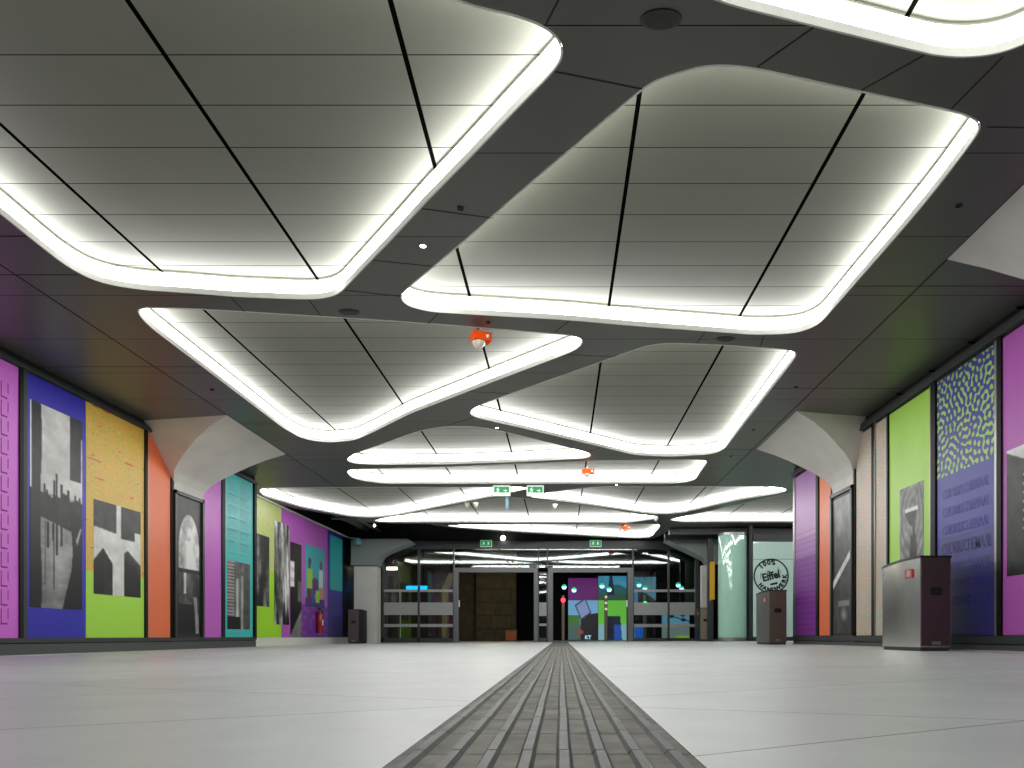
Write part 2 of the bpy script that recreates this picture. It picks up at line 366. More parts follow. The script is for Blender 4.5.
for q in BACK:   # unseen lit recesses added behind the camera to brighten the near floor
    filled('recess_panel', [offset_poly(q, 0.10)], ZP + 0.02, 0.03, M['panel'], ceiling)
    b = MB(); b.prism(offset_poly(q, 0.012), ZS + 0.065, ZP - 0.022, caps=False); b.build('light_strip', M['strip'], ceiling, smooth=40)
# joints between the soffit panels, running along and slanting across the bands
b = MB()
def seam(x0, y0, x1, y1, wd=0.012):
    d = Vector((x1 - x0, y1 - y0)); n = Vector((-d.y, d.x)).normalized() * wd / 2
    b.prism([(x0 + n.x, y0 + n.y), (x1 + n.x, y1 + n.y), (x1 - n.x, y1 - n.y), (x0 - n.x, y0 - n.y)], ZS - .0025, ZS + .001)
seam(-6.04, 4, -6.04, 18.4, .02); seam(4.1, 4, 4.1, 18.4, .022); seam(4.1, 18.4, 4.1, 24, .02)
for x0, y0, x1, y1 in [(1.66, 4.6, 1.38, 4.92), (2.5, 4.82, 2.2, 5.13), (3.05, 4.83, 2.96, 5.31), (.45, 3.4, -.1, 4.58), (-.04, 4.96, .6, 5.12), (-1.3, 6.55, -.65, 6.7),
                       (-2.0, 7.45, -1.35, 7.58), (-2.5, 8.1, -1.85, 8.25), (-3.9, 8.25, -3.9, 8.63), (-3.0, 8.32, -3.0, 8.75), (-1.52, 8.66, -1.7, 8.96),
                       (.11, 8.87, -.1, 9.24), (1.9, 9.2, 1.85, 9.56), (2.7, 9.3, 2.75, 9.68), (.05, 9.95, .8, 10.02), (-1.5, 11.45, -.85, 11.55),
                       (-1.6, 12.8, -2.2, 13.35), (.84, 14.82, .6, 15.2), (3.35, 5.5, XR, 5.55), (3.36, 8.0, XR, 8.0), (3.4, 11.3, XR, 11.3), (3.4, 15.0, XR, 15.0),
                       (XL, 7.0, -5.35, 7.0), (XL, 7.75, -5.35, 7.75), (XL, 10.4, -5.35, 10.4), (XL, 13.2, -5.35, 13.2), (XL, 15.9, -4.9, 15.9), (-6.04, 18.4, -6.04, 18.8)]:
    seam(x0, y0, x1, y1)
struct(b.build('ceiling_trim', M['seam']))

# ------------------------------------------------------------ wall rails, posts and baseboards
def rail(side, y0, y1, xw, z0, z1, d, mi, b):
    s = 1 if side == 'L' else -1
    b.box(min(xw, xw + s * d), max(xw, xw + s * d), y0, y1, z0, z1, mi)
for side, xw, y1, nm in (('L', XL, YEL, 'baseboard_left'), ('R', XR, YER, 'baseboard_right')):
    b = MB(); z = fz(xw)
    rail(side, -4, y1, xw, z - .02, .135, .03, 0, b)
    rail(side, -4, y1, xw, .135, .15, .012, 1, b)
    rail(side, -4, y1, xw, .15, .22 if side == 'L' else .25, .045, 2, b)
    s = 1 if side == 'L' else -1
    rail(side, -4, y1, xw, z, z + .012, .05, 3, b)
    struct(b.build(nm, [M['base'], M['void'], M['rail'], M['shelf']]))
b = MB(); rail('L', YEL + .0, YG - .7, XLF, fz(XLF) - .02, .2, .04, 0, b); struct(b.build('baseboard_left_far', M['white']))
b = MB(); rail('L', YEL, YG, XLF, 4.19, 4.24, .05, 0, b); struct(b.build('trim_1', M['white']))
b = MB(); rail('L', -4, YEL, XL, 4.08, 4.145, .07, 0, b); rail('L', YEL - .12, YEL, XL, .2, 4.14, .05, 1, b); struct(b.build('trim_2', [M['rail'], M['post']]))
b = MB(); rail('R', -4, YER, XR, 4.02, 4.13, .08, 0, b)
for y in (6.9, 8.4, 9.4, 10.4, 11.4): b.tube((XR - .02, y, 4.19), (XR - .1, y, 4.19), .018, 8, 1)
rail('R', YER - .1, YER + .02, XR, .2, 4.02, .03, 2, b); struct(b.build('trim_3', [M['rail'], M['post'], M['alu']]))

# ------------------------------------------------------------ poster art
def up(a, h, w_):
    """bilinear enlargement"""
    ys = np.linspace(0, a.shape[0] - 1, h); xs = np.linspace(0, a.shape[1] - 1, w_)
    y0 = np.floor(ys).astype(int); x0 = np.floor(xs).astype(int); y1 = np.minimum(y0 + 1, a.shape[0] - 1); x1 = np.minimum(x0 + 1, a.shape[1] - 1)
    fy = (ys - y0)[:, None]; fx = (xs - x0)[None, :]
    return (a[y0][:, x0] * (1 - fy) * (1 - fx) + a[y0][:, x1] * (1 - fy) * fx + a[y1][:, x0] * fy * (1 - fx) + a[y1][:, x1] * fy * fx)
def noise(h, w_, cy, cx): return up(rng.random((cy + 1, cx + 1)), h, w_)
def fbm(h, w_, cy, cx, o=4):
    r = 0; k = 0
    for i in range(o): r = r + noise(h, w_, cy * 2 ** i, cx * 2 ** i) / 2 ** i; k += 1 / 2 ** i
    return r / k
def flat(h, w_, c, n=0.02):
    a = np.ones((h, w_, 3)) * np.array(c) / 255; return a * (1 + n * (fbm(h, w_, 5, 3)[..., None] - .5) * 2)
def UV(h, w_): v, u = np.mgrid[0:h, 0:w_]; return u / (w_ - 1), v / (h - 1)
def grey(g):
    g = np.asarray(g, float) * 1.0; h, w_ = g.shape; p = np.pad(g, 1, mode='edge')
    g = (2 * g + p[:-2, 1:-1] + p[2:, 1:-1] + p[1:-1, :-2] + p[1:-1, 2:]) / 6
    g = g + .16 * (fbm(h, w_, max(4, h // 12), max(3, w_ // 10), 3) - .5)
    g = np.clip(np.asarray(g) * 1.34 - .2, .02, 1); return np.repeat(np.clip(g, 0, 1)[..., None], 3, 2) * np.array([1, 1, .99])
def squiggle(h, w_, ly, lx, th=0.0):
    """winding maze-like stripes, from band-pass filtered noise"""
    f = np.fft.fft2(rng.standard_normal((h, w_)))
    ky = np.fft.fftfreq(h)[:, None] * ly; kx = np.fft.fftfreq(w_)[None, :] * lx
    r = np.sqrt(kx ** 2 + ky ** 2); g = np.real(np.fft.ifft2(f * np.exp(-((r - 1) / .12) ** 2)))
    return g / g.std()

def art_skyline(h, w_):
    u, v = UV(h, w_); g = .72 + .2 * (fbm(h, w_, 6, 2) - .5) - .1 * v
    sky = np.zeros(w_)
    k = rng.integers(0, 3, 22); hts = .40 + .05 * rng.random(22); hts[10] = .32; hts[9] = .355; hts[12] = .365; hts[5] = .385; hts[15] = .385
    for i in range(w_):
        x = i / w_ * 22; sky[i] = hts[min(21, int(x))] if (x % 1) > .15 else .43
    city = v > sky[None, :]; g = np.where(city, .17 + .08 * fbm(h, w_, 40, 14), g)
    water = v > (.555 + .05 * np.clip(u - .25, 0, 1) * 1.6); wl = .62 + .12 * (fbm(h, w_, 60, 4) - .5) - .3 * np.abs(u - .5) - .35 * np.clip(v - .75, 0, 1)
    g = np.where(water, wl, g)
    for c0, c1, d in ((.3, .34, .7), (.4, .43, .66), (.47, .51, .73), (.56, .6, .68), (.42, .44, .9), (.26, .28, .88)):
        g = np.where((u > c0) & (u < c1) & (v > .57) & (v < d), .25 + .2 * (v - .57), g)
    g = np.where((u > .03) & (u < .19 + .02 * np.sin(v * 9)), .2, g)
    g = np.where((u <= .03) & (v < .42), .78, g); g = np.where((u <= .19) & (v > .42), .15, g)
    g = np.where((u > .75) & ((u < .97) | (v < .1)) & (v < .33), .24, g)
    g = np.where((u > .72 + .08 * np.cos((v - .7) * 7)) & (v > .5), .14, g)
    g = np.where((u > .86) & (v > .57) & (v < .72) & ((u - .86) > np.abs(v - .64) * 1.4), .62, g)
    g = np.where(u > .6 + .9 * (1 - v), .15, g)
    return grey(g)
def art_cross(h, w_):
    u, v = UV(h, w_); g = .8 - .1 * fbm(h, w_, 6, 5)
    g = np.where((u < .46) & (v < .28 + .08 * u), .22 + .12 * fbm(h, w_, 10, 8), g)
    g = np.where((u > .56) & (v < .36) & ~((u > .86) & (v > .26)), .2 + .1 * fbm(h, w_, 8, 6), g)
    e = .5 + np.abs(u - .18) * .8
    g = np.where((u < .38) & (v > e), .16 + .3 * np.clip(v - e, 0, .3) * (u > .2), g)
    e = .48 + np.abs(u - .7) * .5
    g = np.where((u > .62) & (v > e), .14 + .35 * np.clip(1 - (v - e) * 4, 0, 1) * fbm(h, w_, 9, 4), g)
    return grey(g)
def art_arch(h, w_):
    u, v = UV(h, w_); g = .17 + .1 * fbm(h, w_, 14, 6)
    r = ((u - .5) / .42) ** 2 + (np.minimum(v - .36, 0) / .26) ** 2
    ins = (r < 1) & (v < .95)
    sc = .3 + .75 * fbm(h, w_, 12, 5) + .15 * ((np.abs(u - .48) < .16) & (v > .3)) - .45 * np.clip(v - .55, 0, 1)
    g = np.where(ins, sc * (1.05 - .55 * (v > .52)), g)
    g = np.where((np.abs(u - .33) < .05) & (v > .34) & (v < .7), .72, g)
    g = np.where((v > .515) & (v < .54), .08, g); g = np.where((v > .78) & (u < .72), .1 + .1 * noise(h, w_, 20, 6), g)
    g = np.where((np.abs(u - .78 - .06 * np.sin(v * 8)) < .07) & (v > .72), .55, g)
    return grey(g)
def art_tower(h, w_):
    u, v = UV(h, w_); g = .3 + .25 * fbm(h, w_, 8, 5)
    g = np.where((u < .3) & (np.sin(v * 130) > 0), .62, g)
    g = np.where((u > .36) & (u < .5) & (v > .25) & (v < .85), .72 - .6 * np.abs(u - .42) * 3, g)
    g = np.where((u > .58) & (u < .68) & (v > .2), .6, g); g = np.where((u > .74), .25 + .2 * (np.sin(u * 90) > 0), g)
    g = np.where((v > .82) & (u < .55), .12, g); return grey(g)
def art_blur(h, w_, base=.3, amp=.6, cy=3, cx=9):
    return grey(base + amp * (fbm(h, w_, cy, cx, 3) - .4) + .2 * (fbm(h, w_, 30, 12, 2) - .5))
def art_doorway(h, w_):
    u, v = UV(h, w_); g = .12 + .06 * fbm(h, w_, 6, 4)
    g = np.where((u < .34) & (v > .2) & (v < .47), .72 + .2 * (np.sin(v * 60) > 0), g)
    g = np.where((u > .66) & (v > .4) & (v < .62), .42, g)
    g = np.where(v > .98 - .28 * u, .46 + .05 * noise(h, w_, 5, 5), g); return grey(g)
def art_lamp(h, w_):
    u, v = UV(h, w_); d = np.sqrt((u - .55) ** 2 * .5 + (v - .28) ** 2)
    g = .5 + .06 * np.sin(d * 60 + 9 * fbm(h, w_, 5, 4)) + .25 * (fbm(h, w_, 9, 5) - .5) - .05 * v
    g = np.where((v > .68) & (v > .95 - .35 * u), .36, g)
    g = np.where((np.abs(u - .5) < .24) & (v > .23) & (v < .25 + .13 * (1 - ((u - .5) / .24) ** 2)), .2 , g)
    g = np.where((np.abs(u - .5) < .27) & (v > .21) & (v < .245), .85, g)
    g = np.where((np.abs(u - .6) < .05) & (v > .36) & (v < .5), .22, g)
    g = np.where((np.abs(u - .58) < .15 - .05 * np.abs(v - .65) * 4) & (v > .47) & (v < .78), .2, g)
    g = np.where((np.abs(u - .56) < .08) & (v >= .77) & (v < .97), .3, g); return grey(g)
def art_street(h, w_):
    u, v = UV(h, w_); g = .15 + .25 * fbm(h, w_, 6, 6) * (1 - v * .5)
    g = np.where((v < .34 * u + .02), .78, g)
    for k in range(7): 
        l = np.abs((v - .2 - .07 * k) - (u - .2) * (.5 - .02 * k)); g = np.where((l < .008) & (u > .25), .68, g)
    g = np.where((np.abs(u - .45) < .09) & (v > .68) & (v < .9) & (noise(h, w_, 40, 12) > .5), .75, g)
    return grey(g)
def art_abstract(h, w_):
    u, v = UV(h, w_); g = .22 + .2 * fbm(h, w_, 6, 3)
    g = g + .3 * np.clip(1 - v * 3.4, 0, 1)
    band = np.abs((v - .53) + .22 * (u - .5)); g = np.where(band < .028, .75, g)
    r = np.sqrt(((u - .62) / .28) ** 2 + ((v - .86) / .08) ** 2); g = np.where((r < 1), .6 - .35 * r, g)
    g = np.where((np.abs(u - .6) < .3) & (v > .76) & (v < .8), .5, g)
    return grey(g)
def art_people(h, w_):
    u, v = UV(h, w_); a = flat(h, w_, (45, 160, 170), .06)
    def put(mk, c): a[mk] = np.array(c) / 255
    put(v > .86, (58, 45, 120)); put((np.abs(u - .22) < .14) & (v > .38) & (v < .7), (150, 190, 60))
    put(((u - .22) ** 2 / .006 + (v - .26) ** 2 / .004) < 1, (60, 35, 50)); put((np.abs(u - .2) < .05) & (v > .3) & (v < .38), (60, 35, 50))
    put(((u - .8) ** 2 / .006 + (v - .28) ** 2 / .006) < 1, (110, 50, 110)); put((np.abs(u - .8) < .1) & (v > .36) & (v < .66), (190, 205, 210))
    put((np.abs(u - .5) < .16) & (v > .5 + .3 * np.abs(u - .5)) & (v < .78), (95, 40, 100)); put((np.abs(u - .2) < .12) & (v >= .7) & (v < .92), (90, 30, 80))
    put((np.abs(u - .62) < .1) & (v > .72) & (v < .92), (150, 195, 60)); put((np.abs(u - .82) < .08) & (v >= .66) & (v < .85), (200, 130, 90))
    put((np.abs(u - .4) < .07) & (v > .78) & (v < .93), (60, 60, 160)); return a

def art_grid(name, side, xw, ya, yb, z0, z1, art, off, m, parent=None, th=0.012):
    """printed sheet: ya/yb run as the viewer reads it, left to right; art is sRGB, row 0 on top"""
    h, w_ = art.shape[:2]
    ys = np.linspace(ya, yb, w_); zs = np.linspace(z1, z0, h); s = 1 if side == 'L' else -1
    x = xw + s * off; po = parent_loc(parent) if parent else Vector((0, 0, 0))
    V = np.zeros((h, w_, 3)); V[..., 0] = x - po.x; V[..., 1] = ys[None, :] - po.y; V[..., 2] = zs[:, None] - po.z
    return _sheet(name, V, art, m, parent, (-s * th, 0, 0), side == 'L')
def _sheet(name, V, art, m, parent, back, flip):
    h, w_ = art.shape[:2]
    vs = V.reshape(-1, 3)
    i = np.arange(h * w_).reshape(h, w_)
    q = np.stack([i[:-1, :-1], i[1:, :-1], i[1:, 1:], i[:-1, 1:]], -1).reshape(-1, 4)
    if not flip: q = q[:, ::1]
    ring = list(i[0, :]) + list(i[1:, -1]) + list(i[-1, -2::-1]) + list(i[-2:0:-1, 0])
    n0 = h * w_; rb = vs[ring] + np.array(back); nr = len(ring)
    sides = [(ring[(k + 1) % nr], ring[k], n0 + k, n0 + (k + 1) % nr) for k in range(nr)]
    allv = np.vstack([vs, rb]); faces = q.tolist() + [tuple(int(a) for a in f) for f in sides]
    me = bpy.data.meshes.new(name); me.from_pydata(allv.tolist(), [], faces); me.materials.append(m)
    at = me.color_attributes.new('art', 'FLOAT_COLOR', 'POINT')
    col = np.ones((len(allv), 4)); lc = s2l(np.clip(art, 0, 1)).reshape(-1, 3)
    if m is M['print']: lc = np.clip(lc * 1.22, 0, .9)
    col[:n0, :3] = lc; col[n0:, :3] = lc[ring]
    at.data.foreach_set('color', col.astype(np.float32).ravel())
    o = bpy.data.objects.new(name, me); C.objects.link(o)
    if parent: o.parent = parent
    return o

def poster(side, xw, ya, yb, z0, z1, art, label, group=None, name='wall_poster', cat='poster', m=None, off=.014):
    o = art_grid(name, side, xw, ya, yb, z0, z1, art, off, m or M['print'])
    tag(o, label, cat, group); return o
def inset(par, side, xw, ya, yb, z0, z1, art, off=.018, label='black and white photograph'):
    o = art_grid('photograph', side, xw, ya, yb, z0, z1, art, off, M['print'], None, .003)
    o.parent = par; o['label'] = label; return o
def wall_text(par, side, xw, yc, zc, s, size, sx=1.0, m=None, off=.017, bold=0, rot=0, name='lettering'):
    vs, fs = text_geo(s, size, .0008, bold); mb = MB(); sg = 1 if side == 'L' else -1
    out = []
    for v in vs:
        a, c = v.x * sx, v.y
        if rot: a, c = a * math.cos(rot) - c * math.sin(rot), a * math.sin(rot) + c * math.cos(rot)
        out.append((xw + sg * (off + v.z), yc + sg * a, zc + c))
    mb.add(out, fs); o = mb.build(name, m or M['ink'], None); o.parent = par; return o

MAG = (206, 106, 210); BLUE = (46, 42, 168); LIME = (165, 218, 72); ORG = (246, 112, 70); TEAL = (64, 186, 186); PUR = (190, 96, 192)
ZL0, ZL1 = .22, 4.07; ZR0, ZR1 = .26, 3.99
# --- left wall
p = poster('L', XL, 7.6, 9.97, ZL0, ZL1, flat(40, 30, MAG, .03), 'magenta poster with stacked black outline lettering, at the left edge of the photo')
mk = mat('thin_ink', lin(96, 30, 100), .6)
b = MB()
def stroke(b, side, xw, y0, z0_, y1, z1_, wd, off=.016):
    d = Vector((y1 - y0, z1_ - z0_)); n = Vector((-d.y, d.x)).normalized() * wd / 2; s = 1 if side == 'L' else -1
    q = [(y0 + n.x, z0_ + n.y), (y1 + n.x, z1_ + n.y), (y1 - n.x, z1_ - n.y), (y0 - n.x, z0_ - n.y)]
    b.add([(xw + s * off, a, c) for a, c in q] + [(xw + s * (off - .004), a, c) for a, c in q], [(0, 1, 2, 3), (0, 4, 5, 1), (1, 5, 6, 2), (2, 6, 7, 3), (3, 7, 4, 0)])
for k in range(13):
    zb = .42 + k * .262; H = .21
    for y0 in (8.9, 9.2, 9.5):   # E E L !  in thin capitals
        if y0 < 9.5:
            stroke(b, 'L', XL, y0, zb, y0, zb + H, .022)
            for q in (0, .5, 1): stroke(b, 'L', XL, y0, zb + H * q, y0 + .17, zb + H * q, .018)
    stroke(b, 'L', XL, 9.66, zb, 9.66, zb + H, .014); stroke(b, 'L', XL, 9.66, zb, 9.77, zb, .02)
    stroke(b, 'L', XL, 9.78, zb + .07, 9.78, zb + H, .012)
o = b.build('lettering', mk, None); o.parent = p
p = poster('L', XL, 10.12, 11.37, ZL0, ZL1, flat(60, 24, BLUE, .03), 'dark blue poster with a tall black and white skyline photograph')
inset(p, 'L', XL, 10.18, 11.29, .67, 3.70, art_skyline(300, 90))
h, w_ = 480, 200
sq = squiggle(h, w_, 13, 13); u, v = UV(h, w_)
a = flat(h, w_, (212, 168, 72), .03); a[sq > .95] = np.array((176, 190, 72)) / 255; a[np.abs(sq + .4) < .12] = np.array((222, 186, 96)) / 255; a[sq < -1.5] = np.array((215, 146, 74)) / 255
n2 = noise(h, w_, 26, 9); a[(np.sin(v * 330) > .45) & (n2 > .8)] = np.array((200, 95, 60)) / 255
a[v > .715] = np.array((164, 216, 72)) / 255
p = poster('L', XL, 11.385, 12.97, ZL0, ZL1, a, 'ochre patterned poster with lime green bottom and white cross photograph')
inset(p, 'L', XL, 11.57, 12.86, .95, 2.52, art_cross(130, 90))
poster('L', XL, 13.07, 13.84, ZL0, ZL1, flat(40, 16, ORG, .03), 'plain orange poster whose top is cut off by the white column bracket')
p = poster('L', XL, 13.95, 15.05, ZL0, 3.10, flat(30, 16, (30, 34, 34), .02), 'dark framed poster of a bright arch window and tall ships', cat='poster', off=.03)
inset(p, 'L', XL, 14.03, 14.98, .3, 3.03, art_arch(220, 70), .034)
b = MB()
for y in (13.93, 15.0): b.box(XL, XL + .07, y, y + .075, ZL0, 3.17)
b.box(XL, XL + .07, 13.93, 15.075, 3.10, 3.17); o = b.build('poster_rim', M['framedark'], None); o.parent = p
poster('L', XL, 15.11, 15.92, ZL0, ZL1, flat(40, 16, PUR, .03), 'plain purple poster between the arch window poster and the teal poster')
p = poster('L', XL, 16.08, 17.55, ZL0, ZL1, flat(60, 30, TEAL, .04), 'teal poster with columns of small print above a tower photograph')
inset(p, 'L', XL, 16.2, 17.38, .41, 2.02, art_tower(140, 60))
tm = mat('teal_print', lin(62, 176, 180), .45)
b = MB()
for k in range(30):
    z = 3.85 - k * .055 - (.06 if k % 5 == 4 else 0)
    for c0, c1 in ((16.25, 16.75), (16.85, 17.4)): stroke(b, 'L', XL, c0, z, c0 + (c1 - c0) * random.uniform(.6, 1), z, .022)
o = b.build('lettering', tm, None); o.parent = p
# posts between the left posters
b = MB()
for y0, y1, k in ((9.97, 10.04, 0), (12.98, 13.06, 0), (13.85, 13.93, 0), (15.93, 16.07, 0), (17.56, 17.7, 0), (10.04, 10.11, 1), (13.06, 13.075, 2)):
    rail('L', y0, y1, XL, .2, 4.09 if y0 != 13.85 else 3.4, .035, k, b)
struct(b.build('trim_4', [M['post'], M['rail'], M['alu']]))
# --- recessed far left mural, one thing per printed field
def ypx(s): return s
h, w_ = 260, 140; sq = squiggle(h, w_, 11, 11)
a = flat(h, w_, (150, 205, 40), .03); u, v = UV(h, w_); top = v < .47 + .05 * u
a[top] = np.array((186, 190, 120)) / 255; a[top & (sq > .9)] = np.array((162, 196, 96)) / 255
XF = XLF; LG = 'printed fields of the recessed mural wall'
p = poster('L', XF, 17.8, 21.5, .2, 4.18, a, 'lime green mural field with squiggle pattern on top and two grey photographs', LG, 'wall_mural', 'mural')
inset(p, 'L', XF, 18.6, 20.6, 1.1, 3.15, art_blur(110, 50, .12, 1.3, 2, 7))
inset(p, 'L', XF, 20.95, 22.1, .6, 3.72, art_blur(150, 40, .3, 1.5, 3, 8), .022)
a = flat(160, 60, (170, 84, 178), .03); u, v = UV(160, 60); a[(v > .72) & (u > .3)] = np.array((112, 56, 150)) / 255
k2 = squiggle(160, 60, 10, 10) > .9; a[(v > .72) & (u > .3) & k2] = np.array((135, 76, 165)) / 255
p = poster('L', XF, 21.52, 25.75, .2, 4.18, a, 'magenta mural field with a dark doorway photograph and a teal picture of people', LG, 'wall_mural', 'mural')
inset(p, 'L', XF, 22.2, 23.15, .22, 3.25, art_doorway(160, 40))
inset(p, 'L', XF, 23.5, 25.4, 1.25, 3.35, art_people(160, 110), label='teal picture of seated people')
a = flat(120, 30, (50, 44, 140), .03); a[5:66, 5:] = np.array((40, 160, 165)) / 255
poster('L', XF, 25.77, 27.5, .2, 4.18, a, 'dark blue mural field with a teal rectangle at its top', LG, 'wall_mural', 'mural')
poster('L', XF, 27.52, 28.7, .0, 4.18, art_blur(120, 30, .12, .25, 2, 5), 'nearly black photographic mural field beside the pale grey column', LG, 'wall_mural', 'mural')
# --- right wall (reads from far to near)
h, w_ = 120, 30
a = flat(h, w_, (176, 118, 186), .05); u, v = UV(h, w_); a[v > .52] = np.array((128, 50, 150)) / 255; mid = (v > .4) & (v <= .52)
a[mid] = np.array((160, 96, 176)) / 255
a[(np.sin(v * 190) > .6) & (v > .35)] *= .86
p = poster('R', XR, 16.6, 15.25, ZR0, ZR1, a, 'purple poster at the far end of the right wall, darker towards its foot')
poster('R', XR, 15.05, 14.38, ZR0, ZR1, flat(40, 16, (232, 116, 74), .03), 'plain orange poster beside the narrow purple one on the right wall')
p = poster('R', XR, 14.30, 13.30, ZR0, 3.05, flat(30, 16, (30, 34, 34), .02), 'dark framed abstract black and white poster under the right column bracket', off=.03)
inset(p, 'R', XR, 14.24, 13.36, .3, 2.99, art_abstract(220, 70), .034)
b = MB()
for y in (13.26, 14.26): b.box(XR - .07, XR, y, y + .07, ZR0, 3.12)
b.box(XR - .07, XR, 13.26, 14.33, 3.05, 3.12); o = b.build('poster_rim', M['framedark'], None); o.parent = p
def beige(h, w_):
    sq = squiggle(h, w_, 7, 11); a = flat(h, w_, (186, 176, 160), .03)
    a[sq > .95] = np.array((200, 152, 134)) / 255; a[(sq < -1.0) & (fbm(h, w_, 16, 3) > .56)] = np.array((112, 188, 176)) / 255
    return a
poster('R', XR, 13.17, 12.50, ZR0, ZR1, beige(380, 66), 'beige poster with coral and teal squiggles, cut off on top by the bracket')
poster('R', XR, 12.37, 11.92, ZR0, ZR1, beige(380, 46), 'narrow beige squiggle poster next to the lime green poster')
p = poster('R', XR, 11.84, 10.50, ZR0, ZR1, flat(60, 30, (164, 212, 84), .04), 'lime green poster with a grey photograph of a street lamp')
inset(p, 'R', XR, 11.47, 10.72, .95, 2.64, art_lamp(170, 80))
h, w_ = 460, 170; u, v = UV(h, w_); sq = squiggle(h, w_, 13, 12)
a = flat(h, w_, (66, 64, 158), .05); 
pt = v < .385; a[pt] = np.array((58, 58, 140)) / 255; a[pt & (sq > .4)] = np.array((158, 200, 100)) / 255
a[(v > .62)] *= .86; a[(v > .72)] *= .84  # reflection painted into the print: lighter blue above a darker foot
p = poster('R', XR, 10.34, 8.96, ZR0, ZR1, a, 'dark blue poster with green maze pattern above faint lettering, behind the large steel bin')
o = wall_text(p, 'R', XR, 9.62, 1.49, 'CHORRSCHEMAAL', .235, .6, mat('navy_ink', lin(46, 44, 112), .42, spec=.35), bold=.002)
fi = mat('faint_ink', lin(68, 66, 160), .42, spec=.35)
for z in (1.22, .98, .74, 1.76, 2.02, 2.28): wall_text(p, 'R', XR, 9.63, z, 'CHORRSCHEMAAL', .2, .66, fi)
p = poster('R', XR, 8.80, 7.0, ZR0, ZR1, flat(60, 30, (176, 88, 176), .03), 'magenta poster with a street photograph at the right edge of the photo')
inset(p, 'R', XR, 8.72, 7.5, .99, 2.55, art_street(150, 110))
b = MB()
for y0, y1, k in ((15.07, 15.22, 0), (14.31, 14.37, 0), (13.18, 13.26, 0), (12.38, 12.49, 0), (11.85, 11.91, 0), (10.36, 10.49, 0), (8.81, 8.90, 0), (8.90, 8.945, 1), (12.36, 12.38, 1), (10.49, 10.51, 1)):
    rail('R', y0, y1, XR, .2, 4.04 if y0 not in (13.18, 14.31) else 3.4, .035, k, b)
struct(b.build('trim_5', [M['post'], M['alu']]))

# ------------------------------------------------------------ columns with tapering brackets
PROF = [(2.9, .02), (3.2, .03), (3.35, .06), (3.5, .17), (3.65, .38), (3.8, .64), (3.95, .92), (4.1, 1.26), (4.25, 1.7)]
def bracket(par, side, xw, yn0, yf0, yn1, yf1, k=1.0, zt=4.25, name='bracket'):
    s = 1 if side == 'L' else -1; rings = []
    Z = np.array([q[0] for q in PROF]); P = np.array([q[1] for q in PROF])
    for z in np.linspace(2.9, 4.25, 28):
        d = float(np.interp(z, Z, P)) * k; t = max(0, (z - 3.3) / .95) ** 1.1
        yn = yn0 + (yn1 - yn0) * t; yf = yf0 + (yf1 - yf0) * t ** .8
        zz = 2.9 + (z - 2.9) * (zt - 2.9) / 1.35
        rings.append([(xw + s * .001, yn + .32 * t, zz), (xw + s * d, yn, zz), (xw + s * d, yf, zz), (xw + s * .001, yf, zz)])
    m = MB(); vs = [q for r in rings for q in r]; n = len(rings)
    fs = [(4 * i + j, 4 * i + (j + 1) % 4, 4 * i + 4 + (j + 1) % 4, 4 * i + 4 + j) for i in range(n - 1) for j in range(4)]
    fs += [(3, 2, 1, 0), (4 * n - 4, 4 * n - 3, 4 * n - 2, 4 * n - 1)]
    m.add(vs, fs); return m.build(name, M['conc'], par, smooth=35)
CG = 'pale columns with spreading brackets along the walls'
for side, xw, y0, y1, t0, t1, k, lab in (
        ('L', XL, 13.93, 15.09, 12.67, 15.4, 1.0, 'white column bracket above the arch window poster, spreading into the ceiling'),
        ('R', XR, 13.26, 14.33, 12.45, 15.0, .81, 'white column bracket above the abstract framed poster, spreading into the ceiling'),
        ('R', XR, 5.75, 6.8, 4.9, 7.43, .87, 'pale column bracket cut off by the right edge of the photo, high up')):
    t = empty('column', (xw, (y0 + y1) / 2, 0), lab, 'column', CG, 'thing')
    bracket(t, side, xw, y0, y1, t0, t1, k)
    m = MB(); s = 1 if side == 'L' else -1
    m.box(min(xw, xw + s * .012), max(xw, xw + s * .012), y0, y1, fz(xw), 2.9); m.build('shaft', M['conc'], t)

# ------------------------------------------------------------ far end columns
t = empty('column', (-7.85, 28.4, 0), 'pale grey column with a wide angled head at the left of the glass doors', 'column', None, 'thing')
m = MB(); m.box(-8.32, -7.40, 28.1, 28.75, -.05, 3.05); m.build('shaft', M['conc'], t, bevel=.02)
m = MB()
pf = [(-8.4, 3.08), (-7.38, 3.08), (-7.33, 3.3), (-7.2, 3.47), (-7.0, 3.6), (-5.95, 4.02), (-6.15, 4.14), (-8.4, 4.14)]
m.add([(x, 28.0, z) for x, z in pf] + [(x, 28.8, z) for x, z in pf], [tuple(range(8)), tuple(range(15, 7, -1))] + [(i, (i + 1) % 8, 8 + (i + 1) % 8, 8 + i) for i in range(8)])
m.build('column_head', M['greyhead'], t)
t = empty('column', (5.8, 27.9, 0), 'grey angled column head and shaft at the right of the glass doors', 'column', None, 'thing')
m = MB(); m.box(5.66, 5.9, 28.2, 28.5, .03, 3.1); m.build('shaft', M['conc'], t, bevel=.02)
m = MB()
pf = [(6.2, 3.1), (5.85, 3.1), (5.7, 3.3), (5.3, 3.5), (4.15, 4.05), (4.25, 4.2), (6.2, 4.2)]
m.add([(x, 27.6, z) for x, z in pf] + [(x, 28.5, z) for x, z in pf], [tuple(range(7)), tuple(range(13, 6, -1))] + [(i, (i + 1) % 7, 7 + (i + 1) % 7, 7 + i) for i in range(7)])
m.build('column_head', M['greyhead'], t)

